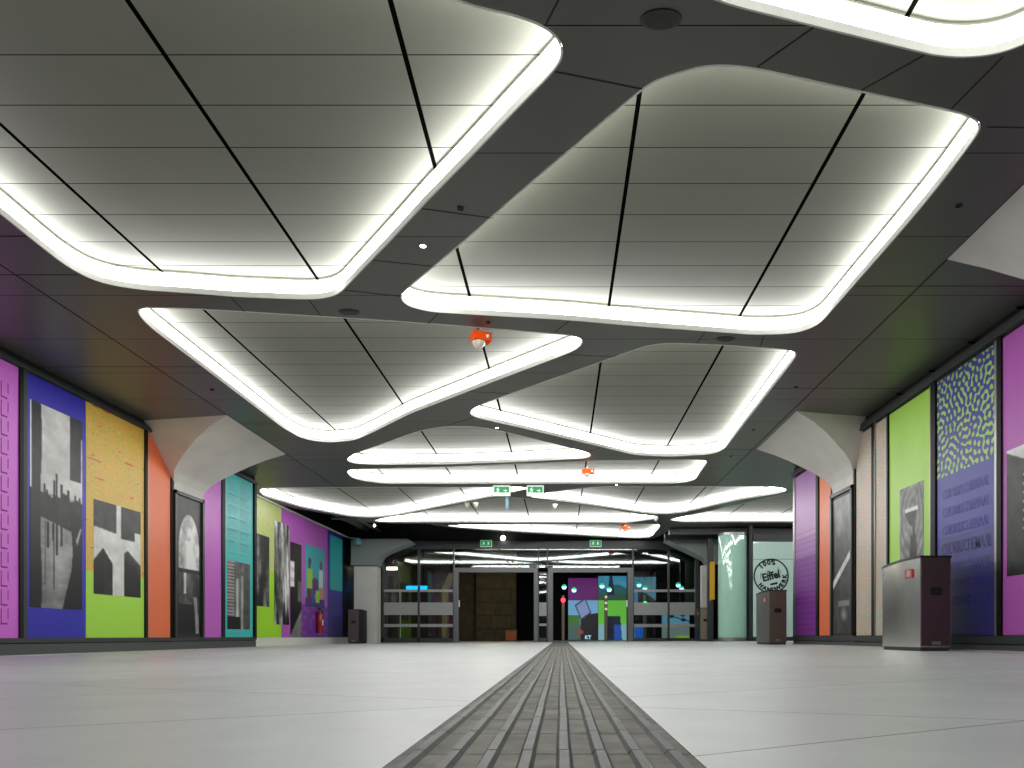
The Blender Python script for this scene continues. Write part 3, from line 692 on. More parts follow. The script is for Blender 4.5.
# ------------------------------------------------------------ glazed end wall
def PX(x): return (x - 561) * YG / 700
def PZ(z): return (636 - z) * YG / 700 + .25
b = MB(); b.box(-8.5, 6.6, YG - .05, YG + .35, PZ(547.5), PZ(541)); b.box(-8.5, 6.6, YG + .05, YG + .3, PZ(541), 5.3, 1)
struct(b.build('trim_6', [M['framedark'], M['void']]))
def fr(b, x0, x1, z1, z0, d=.05): b.box(PX(x0), PX(x1), YG - d, YG + .05, max(PZ(z0), -.02), PZ(z1))
def glazing(nm, xs, x0, x1, top, bands):
    t = bpy.data.objects.new(nm, None); t.location = (PX((x0 + x1) / 2), YG, 0); C.objects.link(t); struct(t)
    m = MB()
    for a, c in xs: fr(m, a, c, top, 643)
    fr(m, x0, x1, 638, 643); fr(m, x0, x1, top, top + 1.2); m.build('window_frame', M['framedark'], t)
    m = MB(); m.box(PX(x0), PX(x1), YG - .006, YG + .006, PZ(638), PZ(top)); m.build('window_pane', M['glass'], t)
    if bands:
        m = MB()
        for z1, z0, in bands: m.box(PX(x0), PX(x1), YG - .035, YG - .012, PZ(z0), PZ(z1))
        m.build('frosted_band', M['frost'], t)
    return t
BD = [(589.5, 592), (602.5, 615), (624, 627)]
glazing('window_1', [(379.5, 384), (417.8, 420), (453, 454)], 379.5, 454, 548, BD)
glazing('window_2', [(538, 539), (546.5, 548)], 538, 548, 572, [(602.5, 616), (623.5, 626)])
glazing('window_3', [(633, 633.8), (667.5, 669.5), (695, 699)], 633, 699, 548, BD)
t = glazing('window_4', [(454, 454.6), (538, 539), (546.5, 548), (632, 633)], 454, 633, 548, None)
for o in list(t.children): bpy.data.objects.remove(o)
m = MB()
for a in ((454, 454.6), (538, 539.2), (546.6, 548), (632, 633)): fr(m, a[0], a[1], 548, 568)
fr(m, 454, 633, 547.5, 549); m.build('window_frame', M['framedark'], t)
m = MB(); m.box(PX(454), PX(633), YG - .006, YG + .006, PZ(568), PZ(549)); m.build('window_pane', M['glass'], t)
for nm, a, c, e, g in (('door_1', 454, 538, 459, 534), ('door_2', 548, 633, 553, 627.5)):
    t = bpy.data.objects.new(nm, None); t.location = (PX((a + c) / 2), YG, 0); C.objects.link(t); struct(t)
    m = MB(); fr(m, a, e, 568, 643, .12); fr(m, g, c, 568, 643, .12); fr(m, e, g, 568, 572.5, .12); m.build('door_frame', M['frame'], t)
    m = MB(); x = PX(e) + .03 if nm == 'door_1' else PX(g) - .03
    m.tube((x, YG - .16, 1.45), (x, YG - .16, 1.72), .03, 8); m.tube((x, YG - .16, 1.48), (x, YG - .1, 1.48), .012, 6); m.tube((x, YG - .16, 1.69), (x, YG - .1, 1.69), .012, 6)
    m.build('door_handle', M['dome'], t)

# ------------------------------------------------------------ the room behind the glass
b = MB(); rr = random.Random(3)
b.box(-12, 12, 41.8, 42, -.2, 5.3); b.box(-12, -11.8, YG, 42, -.2, 5.3); b.box(11.8, 12, 30, 42, -.2, 5.3)
struct(b.build('wall_back', M['void']))
b = MB()
for r in range(7):
    z = -.05 + r * .68; off = (r % 2) * .8
    for k in range(-1, 5):
        x0 = -4.35 + k * 1.0 + off; x1 = x0 + .975
        x0 = max(x0, -4.35); x1 = min(x1, -2.3)
        if x1 > x0: b.box(x0, x1, 35.9 + rr.random() * .05, 36.2, z, z + .655)
b.box(-4.35, -2.3, 36.02, 36.3, -.1, 4.7)
b.box(-5.3, -4.35, 36.6, 36.8, -.1, 4.7); struct(b.build('wall_block', M['block']))
b = MB(); b.box(-8.7, -5.6, 35, 35.2, -.1, 4.6); struct(b.build('wall_brown', mat('brown_render', lin(66, 54, 46), .8)))
def BX(x, Y): return (x - 561) * Y / 700
def BZ(z, Y): return (636 - z) * Y / 700 + .25
def board(x0, x1, z1, z0, Y, art, label, name='backlit_poster', grp='backlit posters behind the glass doors'):
    h, w_ = art.shape[:2]; V = np.zeros((h, w_, 3)); V[..., 0] = np.linspace(BX(x0, Y), BX(x1, Y), w_)[None, :]; V[..., 1] = Y; V[..., 2] = np.linspace(BZ(z1, Y), max(BZ(z0, Y), .05), h)[:, None]
    return tag(_sheet(name, V, art, M['backlit'], None, (0, .08, 0), False), label, 'advertisement', grp)
YB = 36.0
board(568.2, 598, 578, 600, YB, flat(20, 20, (92, 16, 100), .02), 'plain purple backlit poster seen through the right glass doorway')
a = flat(90, 70, (110, 165, 205), .05); u, v = UV(90, 70)
R_ = lambda cu, cv, an: ((u - cu) * math.cos(an) + (v - cv) * math.sin(an), -(u - cu) * math.sin(an) + (v - cv) * math.cos(an))
a[(v > .38) & (u < .4)] = np.array((60, 110, 50)) / 255; a[(v > .62) & (u < .5)] = np.array((70, 95, 90)) / 255
a[(v > .42 - .1 * u) & (u > .42)] = np.array((12, 16, 22)) / 255
p_, q_ = R_(.5, .22, -.5); a[(np.abs(p_) < .2) & (np.abs(q_) < .22)] = np.array((40, 50, 80)) / 255; a[(np.abs(p_) < .165) & (np.abs(q_) < .18)] = np.array((125, 145, 190)) / 255
a[((u - .42) / .09) ** 2 + ((v - .8) / .06) ** 2 < 1] = np.array((150, 50, 35)) / 255
p = board(568.2, 598, 600.3, 641, YB, a, 'light blue backlit poster showing a hand-held phone, below the purple one')
mb = MB(); vs, fs = text_geo('KT', .26, .002, .006); mb.add([(v_.x * 1.0 + BX(588, YB), YB - .012 + v_.z, v_.y + BZ(637.5, YB)) for v_ in vs], fs)
o = mb.build('lettering', mat('pale_letter', lin(150, 200, 220), .5, emit=lin(150, 200, 220), strength=.5)); o.parent = p
a = flat(50, 50, (60, 140, 175), .1); u, v = UV(50, 50); a[v > .45 + .1 * np.sin(u * 7)] = np.array((30, 90, 90)) / 255; a[v > .75] = np.array((40, 80, 60)) / 255; a[(np.abs(u - .45) < .04 + .12 * v) & (v < .8)] = np.array((25, 30, 60)) / 255
board(598.4, 626.5, 576, 600, YB, a, 'blue landscape backlit poster above the plain green one')
a = flat(70, 50, (100, 190, 60), .02); u, v = UV(70, 50); a[v > .62] = np.array((130, 175, 190)) / 255
a[(np.abs(u - .45) < .13) & (v > .4)] = np.array((14, 16, 34)) / 255; a[(np.abs(u - .64) < .1 + .1 * v) & (v > .4)] = np.array((20, 26, 50)) / 255; a[(np.abs(u - .68) < .12) & (v > .62)] = np.array((30, 80, 160)) / 255
board(598.4, 626.5, 600.3, 641, YB, a, 'green backlit poster with two dark figures seen from behind')
a = flat(60, 60, (70, 140, 165), .08); u, v = UV(60, 60); a[v > .3 + .6 * u] = np.array((16, 24, 30)) / 255; a[(u < .2) & (v > .3)] = np.array((60, 130, 160)) / 255
board(633.5, 656, 577, 603, YB, a, 'blue and black slanted backlit poster right of the door frame')
a = flat(60, 60, (100, 160, 185), .05); u, v = UV(60, 60)
for cu, cv in ((.35, .16), (.75, .12), (.78, .3)): a[((u - cu) / .09) ** 2 + ((v - cv) / .07) ** 2 < 1] = np.array((20, 34, 50)) / 255
a[np.abs((v - .16) - .3 * (u - .35)) < .02] = np.array((20, 34, 50)) / 255
a[v > .55] = (np.array((120, 140, 135)) / 255); a[(v > .9) & (u > .5)] = np.array((150, 190, 60)) / 255
board(662, 689.5, 612, 638, YB, a, 'pale blue backlit poster with dark round shapes behind the right window')
# blue litter container, screens, dark blue panel
t = empty('storage_box', (BX(642.5, 33), 34.3, .05), 'bright blue box standing behind the right glass wall', 'box')
m = MB(); m.box(BX(637.5, 33), BX(647.5, 33), 34, 34.5, .04, .7); m.build('box_body', mat('blue_plastic_glow', lin(20, 110, 220), .4, emit=lin(20, 110, 220), strength=.15), t, bevel=.02)  # body given a faint glow of its own, though no lamp
m = MB(); m.box(BX(637.2, 33), BX(647.8, 33), 33.98, 34.52, .7, .76); m.build('lid', mat('blue_lid', lin(18, 90, 190), .4), t, bevel=.02)
t = empty('storage_box', (BX(511, 34.5), 34.5, .03), 'dim orange box on the floor inside the left glass doorway', 'box')
m = MB(); m.box(BX(505.5, 34.5), BX(516.5, 34.5), 34.5, 34.9, .03, .5); m.build('box_body', mat('dull_orange', lin(150, 84, 20), .6), t, bevel=.02)
m = MB(); m.box(BX(505, 34.5), BX(517, 34.5), 34.48, 34.92, .5, .55); m.build('lid', mat('dull_orange_lid', lin(130, 72, 18), .6), t, bevel=.01)
t = empty('information_screen', (BX(416.5, 34), 34, 2.7), 'glowing light blue screen behind the left glass wall', 'screen')
m = MB()
m.box(BX(406, 34), BX(417.3, 34), 34, 34.08, BZ(590, 34), BZ(585.8, 34)); m.box(BX(418.5, 34), BX(427, 34), 34, 34.08, BZ(590, 34), BZ(585.8, 34))
m.build('display', mat('blue_screen', lin(20, 150, 240), .4, emit=lin(20, 150, 255), strength=1.1), t)
m = MB(); m.box(BX(405, 34), BX(428, 34), 34.08, 34.16, BZ(591, 34), BZ(585, 34)); m.tube((BX(410, 34), 34.12, BZ(585, 34)), (BX(410, 34), 34.12, 5.3), .03); m.tube((BX(423, 34), 34.12, BZ(585, 34)), (BX(423, 34), 34.12, 5.3), .03)
m.build('housing', M['post'], t)
a = flat(30, 50, (18, 26, 90), .2); tag(board(404, 432, 566, 582, 35.5, a * .6, 'x'), 'dark blue glowing board high up behind the left glass wall', 'advertisement')
m = MB(); m.box(BX(399.3, 33), BX(401, 33), 33, 33.1, BZ(603, 33), BZ(592, 33)); m.tube((BX(400.1, 33), 33.05, 0), (BX(400.1, 33), 33.05, BZ(603, 33)), .02)
tag(m.build('marker_post', M['dome']), 'thin white-topped post behind the left glass wall', 'post')
pf = [(442, 602), (447, 602), (448, 590), (454, 580), (454, 573), (449, 573), (442, 588)]
m = MB(); n = len(pf); m.add([(BX(x, 34), 34, BZ(z, 34)) for x, z in pf] + [(BX(x, 34), 34.5, BZ(z, 34)) for x, z in pf], [tuple(range(n)), tuple(range(2 * n - 1, n - 1, -1))] + [(i, (i + 1) % n, n + (i + 1) % n, n + i) for i in range(n)])
m.box(BX(442, 34), BX(447, 34), 34, 34.5, -.05, BZ(602, 34))
tag(m.build('stair_side', mat('beige_stair', lin(150, 138, 100), .6)), 'beige slanted stair side visible through the left glass wall', 'stairs')
t = empty('wall_lamp', (BX(391.5, 30.5), 30.5, 3.2), 'yellowish bar lamp behind the glass next to the pale grey column', 'lamp')
m = MB(); m.box(BX(386.3, 30.5), BX(397, 30.5), 30.5, 30.6, BZ(569.8, 30.5), BZ(567, 30.5)); m.build('diffuser', mat('warm_lamp', (1, 1, 1, 1), .4, emit=(1, .9, .6, 1), strength=3), t, bevel=.02)
m = MB(); m.box(BX(387, 30.5), BX(396, 30.5), 30.52, 30.6, BZ(567, 30.5), BZ(565.6, 30.5)); m.tube((BX(391.5, 30.5), 30.56, BZ(565.6, 30.5)), (BX(391.5, 30.5), 30.56, 5.3), .025); m.build('lamp_mount', M['post'], t)
# gate posts with signal lights
gp = []
for x, nm, col, lz in ((563.2, 'red', (1, .03, .05, 1), 600.5), (606, 'grey', None, 0), (645, 'green', (.02, .9, .2, 1), 604)):
    Y = 33.5; lab = {'red': 'grey gate post with a red light in the right doorway', 'grey': 'grey gate post with small round lamps in front of the green poster', 'green': 'grey gate post with a green light behind the right glass wall'}[nm]
    t = empty('gate_post', (BX(x, Y), Y, 0), lab, 'post', 'posts of the ticket gates behind the glass')
    m = MB(); m.box(BX(x - 1.6, Y), BX(x + 1.6, Y), Y, Y + .16, 0, BZ(595, Y)); m.build('pole', M['brownpost'], t, bevel=.02)
    m = MB()
    if col: m.lathe([(.02, 0), (.09, .04), (.11, .11), (.09, .18), (.02, .22)], (BX(x, Y), Y - .06, BZ(lz + 2, Y)), 14); m.build('signal_light', mat(nm + '_signal', col, .3, emit=col, strength=1.6), t, smooth=50)
    else:
        tl = mat('tan_lens', lin(205, 190, 150), .3, emit=lin(205, 190, 150), strength=.4)
        for z in (597, 603, 609): m = MB(); m.tube((BX(x, Y), Y - .03, BZ(z, Y)), (BX(x, Y), Y + .02, BZ(z, Y)), .06); m.build('lamp_lens', tl, t)
glb = mat('globe_glow', lin(150, 170, 250), .2, emit=lin(150, 180, 255), strength=1.5); glg = mat('globe_green', lin(20, 150, 80), .3, emit=lin(10, 170, 80), strength=.8)
G0 = None  # lamp reflections built as glowing globes, with added cords
gl = [((564.2, 587), 'lamp reflection globe nearest the middle door frame'), ((574, 590), 'lamp reflection globe in front of the purple poster'), ((602, 586), 'upper lamp reflection globe in front of the blue landscape poster'),
      ((609.2, 589.5), 'lower lamp reflection globe in front of the landscape poster'), ((639, 584.8), 'lamp reflection globe in front of the slanted blue poster'), ((645, 588.5), 'lamp reflection globe above the green signal post'),
      ((678.2, 585), 'larger looking lamp reflection globe behind the outer right window'), ((681.6, 588.5), 'lowest lamp reflection globe behind the outer right window')]
for (x, z), lab in gl:
    Y = 32.0; loc = (BX(x, Y), Y, BZ(z, Y))
    lab = lab + ', glowing blue and green'
    if G0 is None:
        G0 = empty('reflection_globe', loc, lab, 'lamp', 'lamp reflections built as hanging globes behind the glass doors')
        m = MB(); m.lathe([(.02, -.105), (.07, -.09), (.1, -.04), (.108, .01)], loc, 16); m.build('globe', glb, G0, smooth=60)
        m = MB(); m.lathe([(.11, .01), (.1, .055), (.06, .1), (.02, .115)], loc, 16); m.build('cap', glg, G0, smooth=60)
        m = MB(); m.tube((loc[0], loc[1], loc[2] + .105), (loc[0], loc[1], 5.3), .008, 6); m.build('cord', M['post'], G0)
    else: copy_tree(G0, loc, lab)
pl = bpy.data.lights.new('back_room_fill', 'POINT'); pl.energy = 26; pl.color = (1, .85, .6); pl.shadow_soft_size = .3  # added fill light without a fitting, brightens the brown wall
po = bpy.data.objects.new('back_room_fill', pl); po.location = (-3.2, 32.5, 3.8); C.objects.link(po)

# ------------------------------------------------------------ mint glass at the far right
t = empty('curved_glass_booth', (6.2, 25.4, .04), 'rounded mint green glass booth with bright squiggly ceiling reflections', 'booth')
m = MB(); n = 40; Rr = .52; cxx, cyy = 6.2, 25.3
ring = [(cxx + Rr * math.cos(a_), cyy + Rr * math.sin(a_) * .8) for a_ in np.linspace(0, 2 * math.pi, n, endpoint=False)]
m.prism(ring, .2, 3.85); m.build('glass_shell', M['mintgl'], t, smooth=40)
m = MB(); m.prism(offset_poly(ring, .01), .03, .2); m.build('base_rim', M['alu'], t, smooth=40); m = MB(); m.prism(offset_poly(ring, .01), 3.85, 3.95); m.build('top_rim', M['alu'], t, smooth=40)
m = MB(); m.box(cxx + Rr + .01, cxx + Rr + .12, 25.0, 25.3, .05, 4.2); m.box(cxx - Rr - .24, cxx - Rr - .04, 25.9, 26.1, .05, 3.85); m.build('door_jamb', M['framedark'], t)
t = empty('glass_partition', (8.2, 25, .05), 'pale mint glass wall with a round black workshop emblem', 'partition')
m = MB(); m.box(6.86, 10.9, 25.0, 25.03, .22, 3.62); m.build('pane', M['mintpale'], t)
m = MB(); m.box(6.86, 10.9, 24.98, 25.08, .05, .22); m.box(6.86, 10.9, 24.96, 25.1, 3.62, 3.9); m.box(6.86, 10.9, 24.99, 25.0, 2.98, 3.0, 1); m.build('frame', [M['framedark'], M['frost']], t)
m = MB(); ecx, ecz, er = (771 - 561) * 25 / 700, (636 - 576.2) * 25 / 700 + .25, .63
def eadd(vs2, dx=0, dz=0, rot=0, fs=None):
    m.add([(ecx + dx + x * math.cos(rot) - z * math.sin(rot), 24.985, ecz + dz + x * math.sin(rot) + z * math.cos(rot)) for x, z in vs2], fs)
def arc(r0, r1, a0, a1, n=40):
    vs = []; 
    for i in range(n + 1):
        a_ = math.radians(a0 + (a1 - a0) * i / n); vs += [(r0 * math.cos(a_), r0 * math.sin(a_)), (r1 * math.cos(a_), r1 * math.sin(a_))]
    eadd(vs, fs=[(2 * i, 2 * i + 1, 2 * i + 3, 2 * i + 2) for i in range(n)])
arc(er - .05, er, 0, 360, 72); arc(.37, .385, 20, 55); arc(.37, .385, 160, 195)
def arctext(s, r, a0, step, size, flip=False):
    for i, ch in enumerate(s):
        a_ = math.radians(a0 + step * i); vs, fs = text_geo(ch, size, 0, .013)
        eadd([(v_.x, v_.y) for v_ in vs], r * math.cos(a_), r * math.sin(a_), a_ - math.pi / 2 + (math.pi if flip else 0), fs)
arctext('100%', .49, 136, -18, .24); arctext('HANDWERK', .49, 222, 19.5, .2, True)
vs, fs = text_geo('Eiffel', .38, 0, .014); eadd([(v_.x * .9, v_.y) for v_ in vs], 0, 0, math.radians(14), fs)
vs, fs = text_geo('de', .1, 0, .004); eadd([(v_.x, v_.y) for v_ in vs], -.1, .17, math.radians(14), fs)
vs, fs = text_geo('sinds', .1, 0, .004); 
eadd([(-.12, -.035), (.12, -.035), (.14, .0), (.12, .035), (-.12, .035), (-.14, 0)], .1, -.27, math.radians(14), [(0, 1, 2, 3, 4, 5)])
m.build('emblem', M['ink'], t, fix=False)
m = MB(); m.box(5.53, 5.68, 25.85, 25.88, 1.6, 2.95); m.box(5.5, 5.53, 25.85, 25.9, 1.55, 3.0); m.box(5.5, 5.68, 25.85, 25.9, 2.95, 3.0)
tag(m.build('banner_sign', [M['yellow']]), 'narrow yellow banner between the glass doors and the mint glass booth', 'banner')

# ------------------------------------------------------------ litter bins
def make_bin(loc, label, front, side):
    t = empty('litter_bin', loc, label, 'bin', 'tall steel litter bins with sloping tops')
    W, Ld, H = .41, 1.3, 1.3
    x0, y0, z0 = loc
    def outl(d=0):
        bl = [.03 * math.sin(math.pi * k / 7) for k in range(1, 7)]; yb = [(Ld - .3) * k / 7 for k in range(1, 7)]
        p = [(-W / 2 - d, 0 - d), (W / 2 + d, 0 - d)] + [(W / 2 + d + e, q) for e, q in zip(bl, yb)]
        for i in range(9):
            a_ = math.pi / 2 * i / 8; p.append((W / 2 + d - .16 * (1 - math.cos(a_)), Ld - .3 + (.3 + d) * math.sin(a_)))
        for i in range(8, -1, -1):
            a_ = math.pi / 2 * i / 8; p.append((-W / 2 - d + .16 * (1 - math.cos(a_)), Ld - .3 + (.3 + d) * math.sin(a_)))
        p += [(-W / 2 - d - e, q) for e, q in zip(bl[::-1], yb[::-1])]
        return [(x0 + a, y0 + c) for a, c in p]
    def top(y): return z0 + H - .02 - .05 * max(0, (y - y0) / Ld) ** 2
    m = MB(); p = outl(); n = len(p)
    m.add([(a, c, z0 + .05) for a, c in p] + [(a, c, top(c) - .03) for a, c in p], [(i, (i + 1) % n, n + (i + 1) % n, n + i) for i in range(n)] + [tuple(range(n, 2 * n))])
    m.build('body', side, t, smooth=35)
    m = MB(); p = outl(.008); m.add([(a, c, top(c) - .03) for a, c in p] + [(a, c, top(c)) for a, c in p], [(i, (i + 1) % n, n + (i + 1) % n, n + i) for i in range(n)] + [tuple(range(n, 2 * n)), tuple(range(n - 1, -1, -1))])
    m.build('top_rim', M['bindark'], t, smooth=35)
    m = MB(); p = outl(-.015); m.prism(p, z0, z0 + .05); m.build('plinth', M['rail'], t)
    m = MB(); m.box(x0 - W / 2 + .012, x0 + W / 2 - .012, y0 - .014, y0, z0 + .07, z0 + H - .045); fp = m.build('front_panel', front, t, bevel=.004)
    fp['label'] = 'dark front panel with a slot'
    pts = []
    hw, hh, r = .085, .052, .035
    for cx_, cz_, a0 in ((hw - r, hh - r, 0), (-hw + r, hh - r, 90), (-hw + r, -hh + r, 180), (hw - r, -hh + r, 270)):
        for k in range(5): a_ = math.radians(a0 + 22.5 * k); pts.append((cx_ + r * math.cos(a_), cz_ + r * math.sin(a_)))
    m = MB(); n = len(pts); m.add([(x0 + a, y0 - .017, z0 + .8 + c) for a, c in pts] + [(x0 + a, y0 - .012, z0 + .8 + c) for a, c in pts], [tuple(range(n))] + [(i, (i + 1) % n, n + (i + 1) % n, n + i) for i in range(n)])
    o = m.build('slot', M['blackrub'], None); o.location = -Vector((0, 0, 0)); o.parent = fp; o.matrix_parent_inverse = Matrix.Translation(-Vector(loc))
    m = MB(); m.box(x0 - .06, x0 + .06, y0 - .018, y0 - .013, z0 + .085, z0 + .13); o = m.build('maker_plate', M['alu'], None); o.parent = fp; o.matrix_parent_inverse = Matrix.Translation(-Vector(loc))
    m = MB(); m.box(x0 - W / 2 - .03, x0 - W / 2 + .002, y0 + .16, y0 + .36, z0 + 1.0, z0 + 1.115); o = m.build('sticker', M['red'], t); o['label'] = 'small red square sticker'
    m = MB()
    for k in range(3): m.box(x0 - W / 2 - .032, x0 - W / 2 - .029, y0 + .19, y0 + .33, z0 + 1.02 + k * .033, z0 + 1.03 + k * .033)
    m.box(x0 - W / 2 - .032, x0 - W / 2 - .029, y0 + .25, y0 + .27, z0 + 1.02, z0 + 1.1); m.build('sticker_mark', M['white'], t)
    return t
make_bin((5.02, 9.38, fz(5.02)), 'large steel litter bin with purple-brown front, before the dark blue poster', M['binfront'], M['steel'])
brn = mat('bin_warm_brown', lin(108, 97, 86), .4, metal=.4)
make_bin((5.08, 16.4, fz(5.08)), 'brown-fronted litter bin standing before the round black emblem', brn, M['binside'])
pb = mat('bin_plum', lin(96, 80, 86), .4, metal=.3)
make_bin((-7.68, 25.9, fz(-7.68)), 'plum-fronted litter bin beside the pale grey column at the far left', pb, M['bindark'])
tb = mat('bin_tan', lin(150, 140, 122), .4, metal=.3)
make_bin((5.52, 26.75, fz(5.5)), 'pale tan litter bin beside the glass doors and mint booth', tb, M['bindark'])

# ------------------------------------------------------------ fire extinguisher on the far left wall
Y = 24.6; x = XLF + .12
t = empty('fire_extinguisher', (x, Y, .4), 'red fire extinguisher hanging under the teal picture of people', 'fire extinguisher')
m = MB(); m.lathe([(.06, .33), (.1, .35), (.115, .42), (.115, .98), (.09, 1.06), (.04, 1.1), (.035, 1.14)], (x, Y, 0), 18); m.build('cylinder', M['exting'], t, smooth=40)
m = MB(); m.tube((x, Y, 1.13), (x, Y, 1.2), .035, 10); m.box(x - .02, x + .02, Y - .12, Y + .05, 1.19, 1.23); m.build('valve', M['blackrub'], t)
m = MB(); pts = [(x + .03, Y + .04, 1.18), (x + .06, Y + .14, 1.1), (x + .06, Y + .17, .9), (x + .04, Y + .14, .6), (x + .03, Y + .13, .45)]
for i in range(4): m.tube(pts[i], pts[i + 1], .017, 8)
m.build('hose', M['blackrub'], t); m = MB(); m.box(x + .1, x + .118, Y - .05, Y + .05, .62, .82); m.build('label_plate', M['white'], t)
m = MB(); m.box(XLF + .014, XLF + .03, Y - .08, Y + .08, .5, 1.1); m.build('wall_bracket', M['blackrub'], t)

# ------------------------------------------------------------ tactile guide strip down the middle
X0, X1 = -.328, .266
b = MB(); zt = .007; L_ = .3; n = 8; pw = (X1 - X0) / n
yy = 0.84
while yy < 16.2:
    y0, y1 = yy + .004, yy + L_ - .004; jit = random.uniform(-.001, .001)
    prof = [(X0 + jit, -.01), (X0 + jit, zt)]
    for k in range(n):
        c = X0 + jit + pw * (k + .5); prof += [(c - .0165, zt), (c - .0095, zt + .009), (c + .0095, zt + .009), (c + .0165, zt)]
    prof += [(X1 + jit, zt), (X1 + jit, -.01)]
    q = len(prof); b.add([(a, y0, c) for a, c in prof] + [(a, y1, c) for a, c in prof],
        [(i, i + 1, q + i + 1, q + i) for i in range(q - 1)] + [tuple(range(q - 1, -1, -1)), tuple(range(q, 2 * q))])
    for i in range(q - 1):
        if i % 4 in (2, 3, 0) and 2 <= i < q - 2: b.m[-2 - (q - 1) + i] = 1
    yy += L_
tag(b.build('tactile_strip', [M['tactile'], M['tactrib']]), 'dark ribbed tactile guide strip running down the middle of the floor', 'tactile paving')
b = MB(); b.box(X0, X1, yy, 28.8, -.01, .008); tag(b.build('floor_runner', M['tactdark']), 'flat dark grey strip continuing the ribbed one up to the doors', 'floor strip')
b = MB(); b.box(X0, X1, .85, 16, -.01, .0035); b.box(X0 - .006, X0, .8, 28.8, -.01, .004); b.box(X1, X1 + .006, .8, 28.8, -.01, .004); struct(b.build('floor_trim', M['seam']))

# ------------------------------------------------------------ things on the ceiling
def CP(x, y): return ((x - 561) * 4 / (636 - y), 2800 / (636 - y))
def ceil_disc(name, lab, cat, px_, r, m1, m2, grp=None, ky=1.0):
    x, y = CP(*px_); t = empty(name, (x, y, ZS), lab, cat, grp)
    sq_ = lambda q: setattr(q, 'v', [(a, y + (c - y) * ky, e) for a, c, e in q.v])
    m = MB(); m.lathe([(r, 0), (r * 1.0, -.008), (r * .86, -.012)], (x, y, ZS), 28); sq_(m); m.build('rim', m1, t, smooth=30)
    m = MB(); m.lathe([(r * .85, -.002), (r * .82, -.013), (r * .2, -.014)], (x, y, ZS), 28); sq_(m); m.build('grille', m2, t)
CS = 'round speakers set in the soffit'
ceil_disc('ceiling_speaker', 'large round black ceiling speaker near the top of the photo', 'speaker', (661, 19), .135, M['framedark'], M['speaker'], CS, .58)
ceil_disc('ceiling_speaker', 'round ceiling speaker above the triangular recess with the orange detector', 'speaker', (349, 312), .13, M['framedark'], M['speaker'], CS, .58)
ceil_disc('ceiling_speaker', 'round ceiling speaker on the band behind the recess with three dark joints', 'speaker', (725.5, 338.8), .13, M['framedark'], M['speaker'], CS, .58)
SG = 'small round caps in the soffit'
for q, lab in (((460.5, 208), 'small dark round cap on the slanting band between the two nearest recesses'), ((959, 205), 'small round cap beside the near right ceiling bracket'),
               ((488, 322), 'small round cap just above the orange detector'), ((796, 387), 'small round cap right of the four-sided recess, nearer one'),
               ((753.6, 429.7), 'small round cap right of the four-sided recess, farther one'), ((731, 456), 'small round cap behind the right corner of the four-sided recess'), ((212, 389.5), 'small round cap over the white bracket on the left')):
    ceil_disc('sprinkler_cap', lab, 'ceiling fitting', q, .035, M['framedark'], M['post'], SG)
for q, lab in (((423, 245), 'small lit ceiling spotlight on the band between the two nearest recesses'), ((497, 427.4), 'small lit ceiling spotlight under the left tip of the four-sided recess'),
               ((616.5, 484.6), 'small lit ceiling spotlight behind the long low recess')):
    ceil_disc('ceiling_spotlight', lab, 'ceiling spotlight', q, .035, M['lip'], M['spot'], 'small lit spotlights in the soffit')
def detector(px_, lab, hang=.06):
    x, y = CP(*px_); z = ZS - hang
    t = empty('orange_detector', (x, y, ZS), lab, 'detector', 'orange detectors hanging from the ceiling')
    m = MB(); a = .3; ca, sa = math.cos(.45), math.sin(.45)
    q = [(-.125, -.08), (.125, -.08), (.125, .08), (-.125, .08)]; m.prism([(x + c * ca - d * sa, y + c * sa + d * ca) for c, d in q], z - .115, z); m.build('housing', M['orange'], t, bevel=.012)
    m = MB(); m.lathe([(.02, -.205), (.055, -.18), (.082, -.145), (.085, -.115)], (x - .03, y, z), 18); m.build('dome', M['clear'], t, smooth=40)
    m = MB(); m.tube((x, y, z), (x, y, ZS), .014); m.tube((x - .03, y - .03, z), (x - .03, y - .03, z + .04), .02); m.build('stem', M['alu'], t)
    m = MB(); c, d = .06, -.085; m.tube((x + c * ca - d * sa, y + c * sa + d * ca - .006, z - .06), (x + c * ca - d * sa, y + c * sa + d * ca + .01, z - .06), .022); m.build('lens', M['dome'], t)
detector((481, 328.5), 'orange box detector with clear dome in front of the triangular recess')
detector((588, 466.5), 'orange detector hanging over the long low recess')
detector((626, 525.3), 'farthest and smallest orange detector, near the glass doors', .03)
def dome(px_, lab, r=.075, drop=.0):
    x, y = CP(*px_); t = empty('dome_camera', (x, y, ZS - drop), lab, 'camera', 'white dome cameras under the far ceiling')
    m = MB(); m.lathe([(r, 0), (r, -.03)], (x, y, ZS - drop), 18); m.build('mount', M['dome'], t)
    m = MB(); m.lathe([(r * .85, -.03), (r * .75, -.08), (r * .4, -.13), (.01, -.14)], (x, y, ZS - drop), 18); m.build('dome', M['clear'], t, smooth=50)
dome((555, 504.2), 'white dome camera right of the hanging exit signs'); dome((467, 502.8), 'left one of the two dome cameras beside each other'); dome((476, 502.8), 'right one of the two dome cameras beside each other')
dome((656, 517.5), 'white dome camera where two bright ceiling points meet at the right', .09)

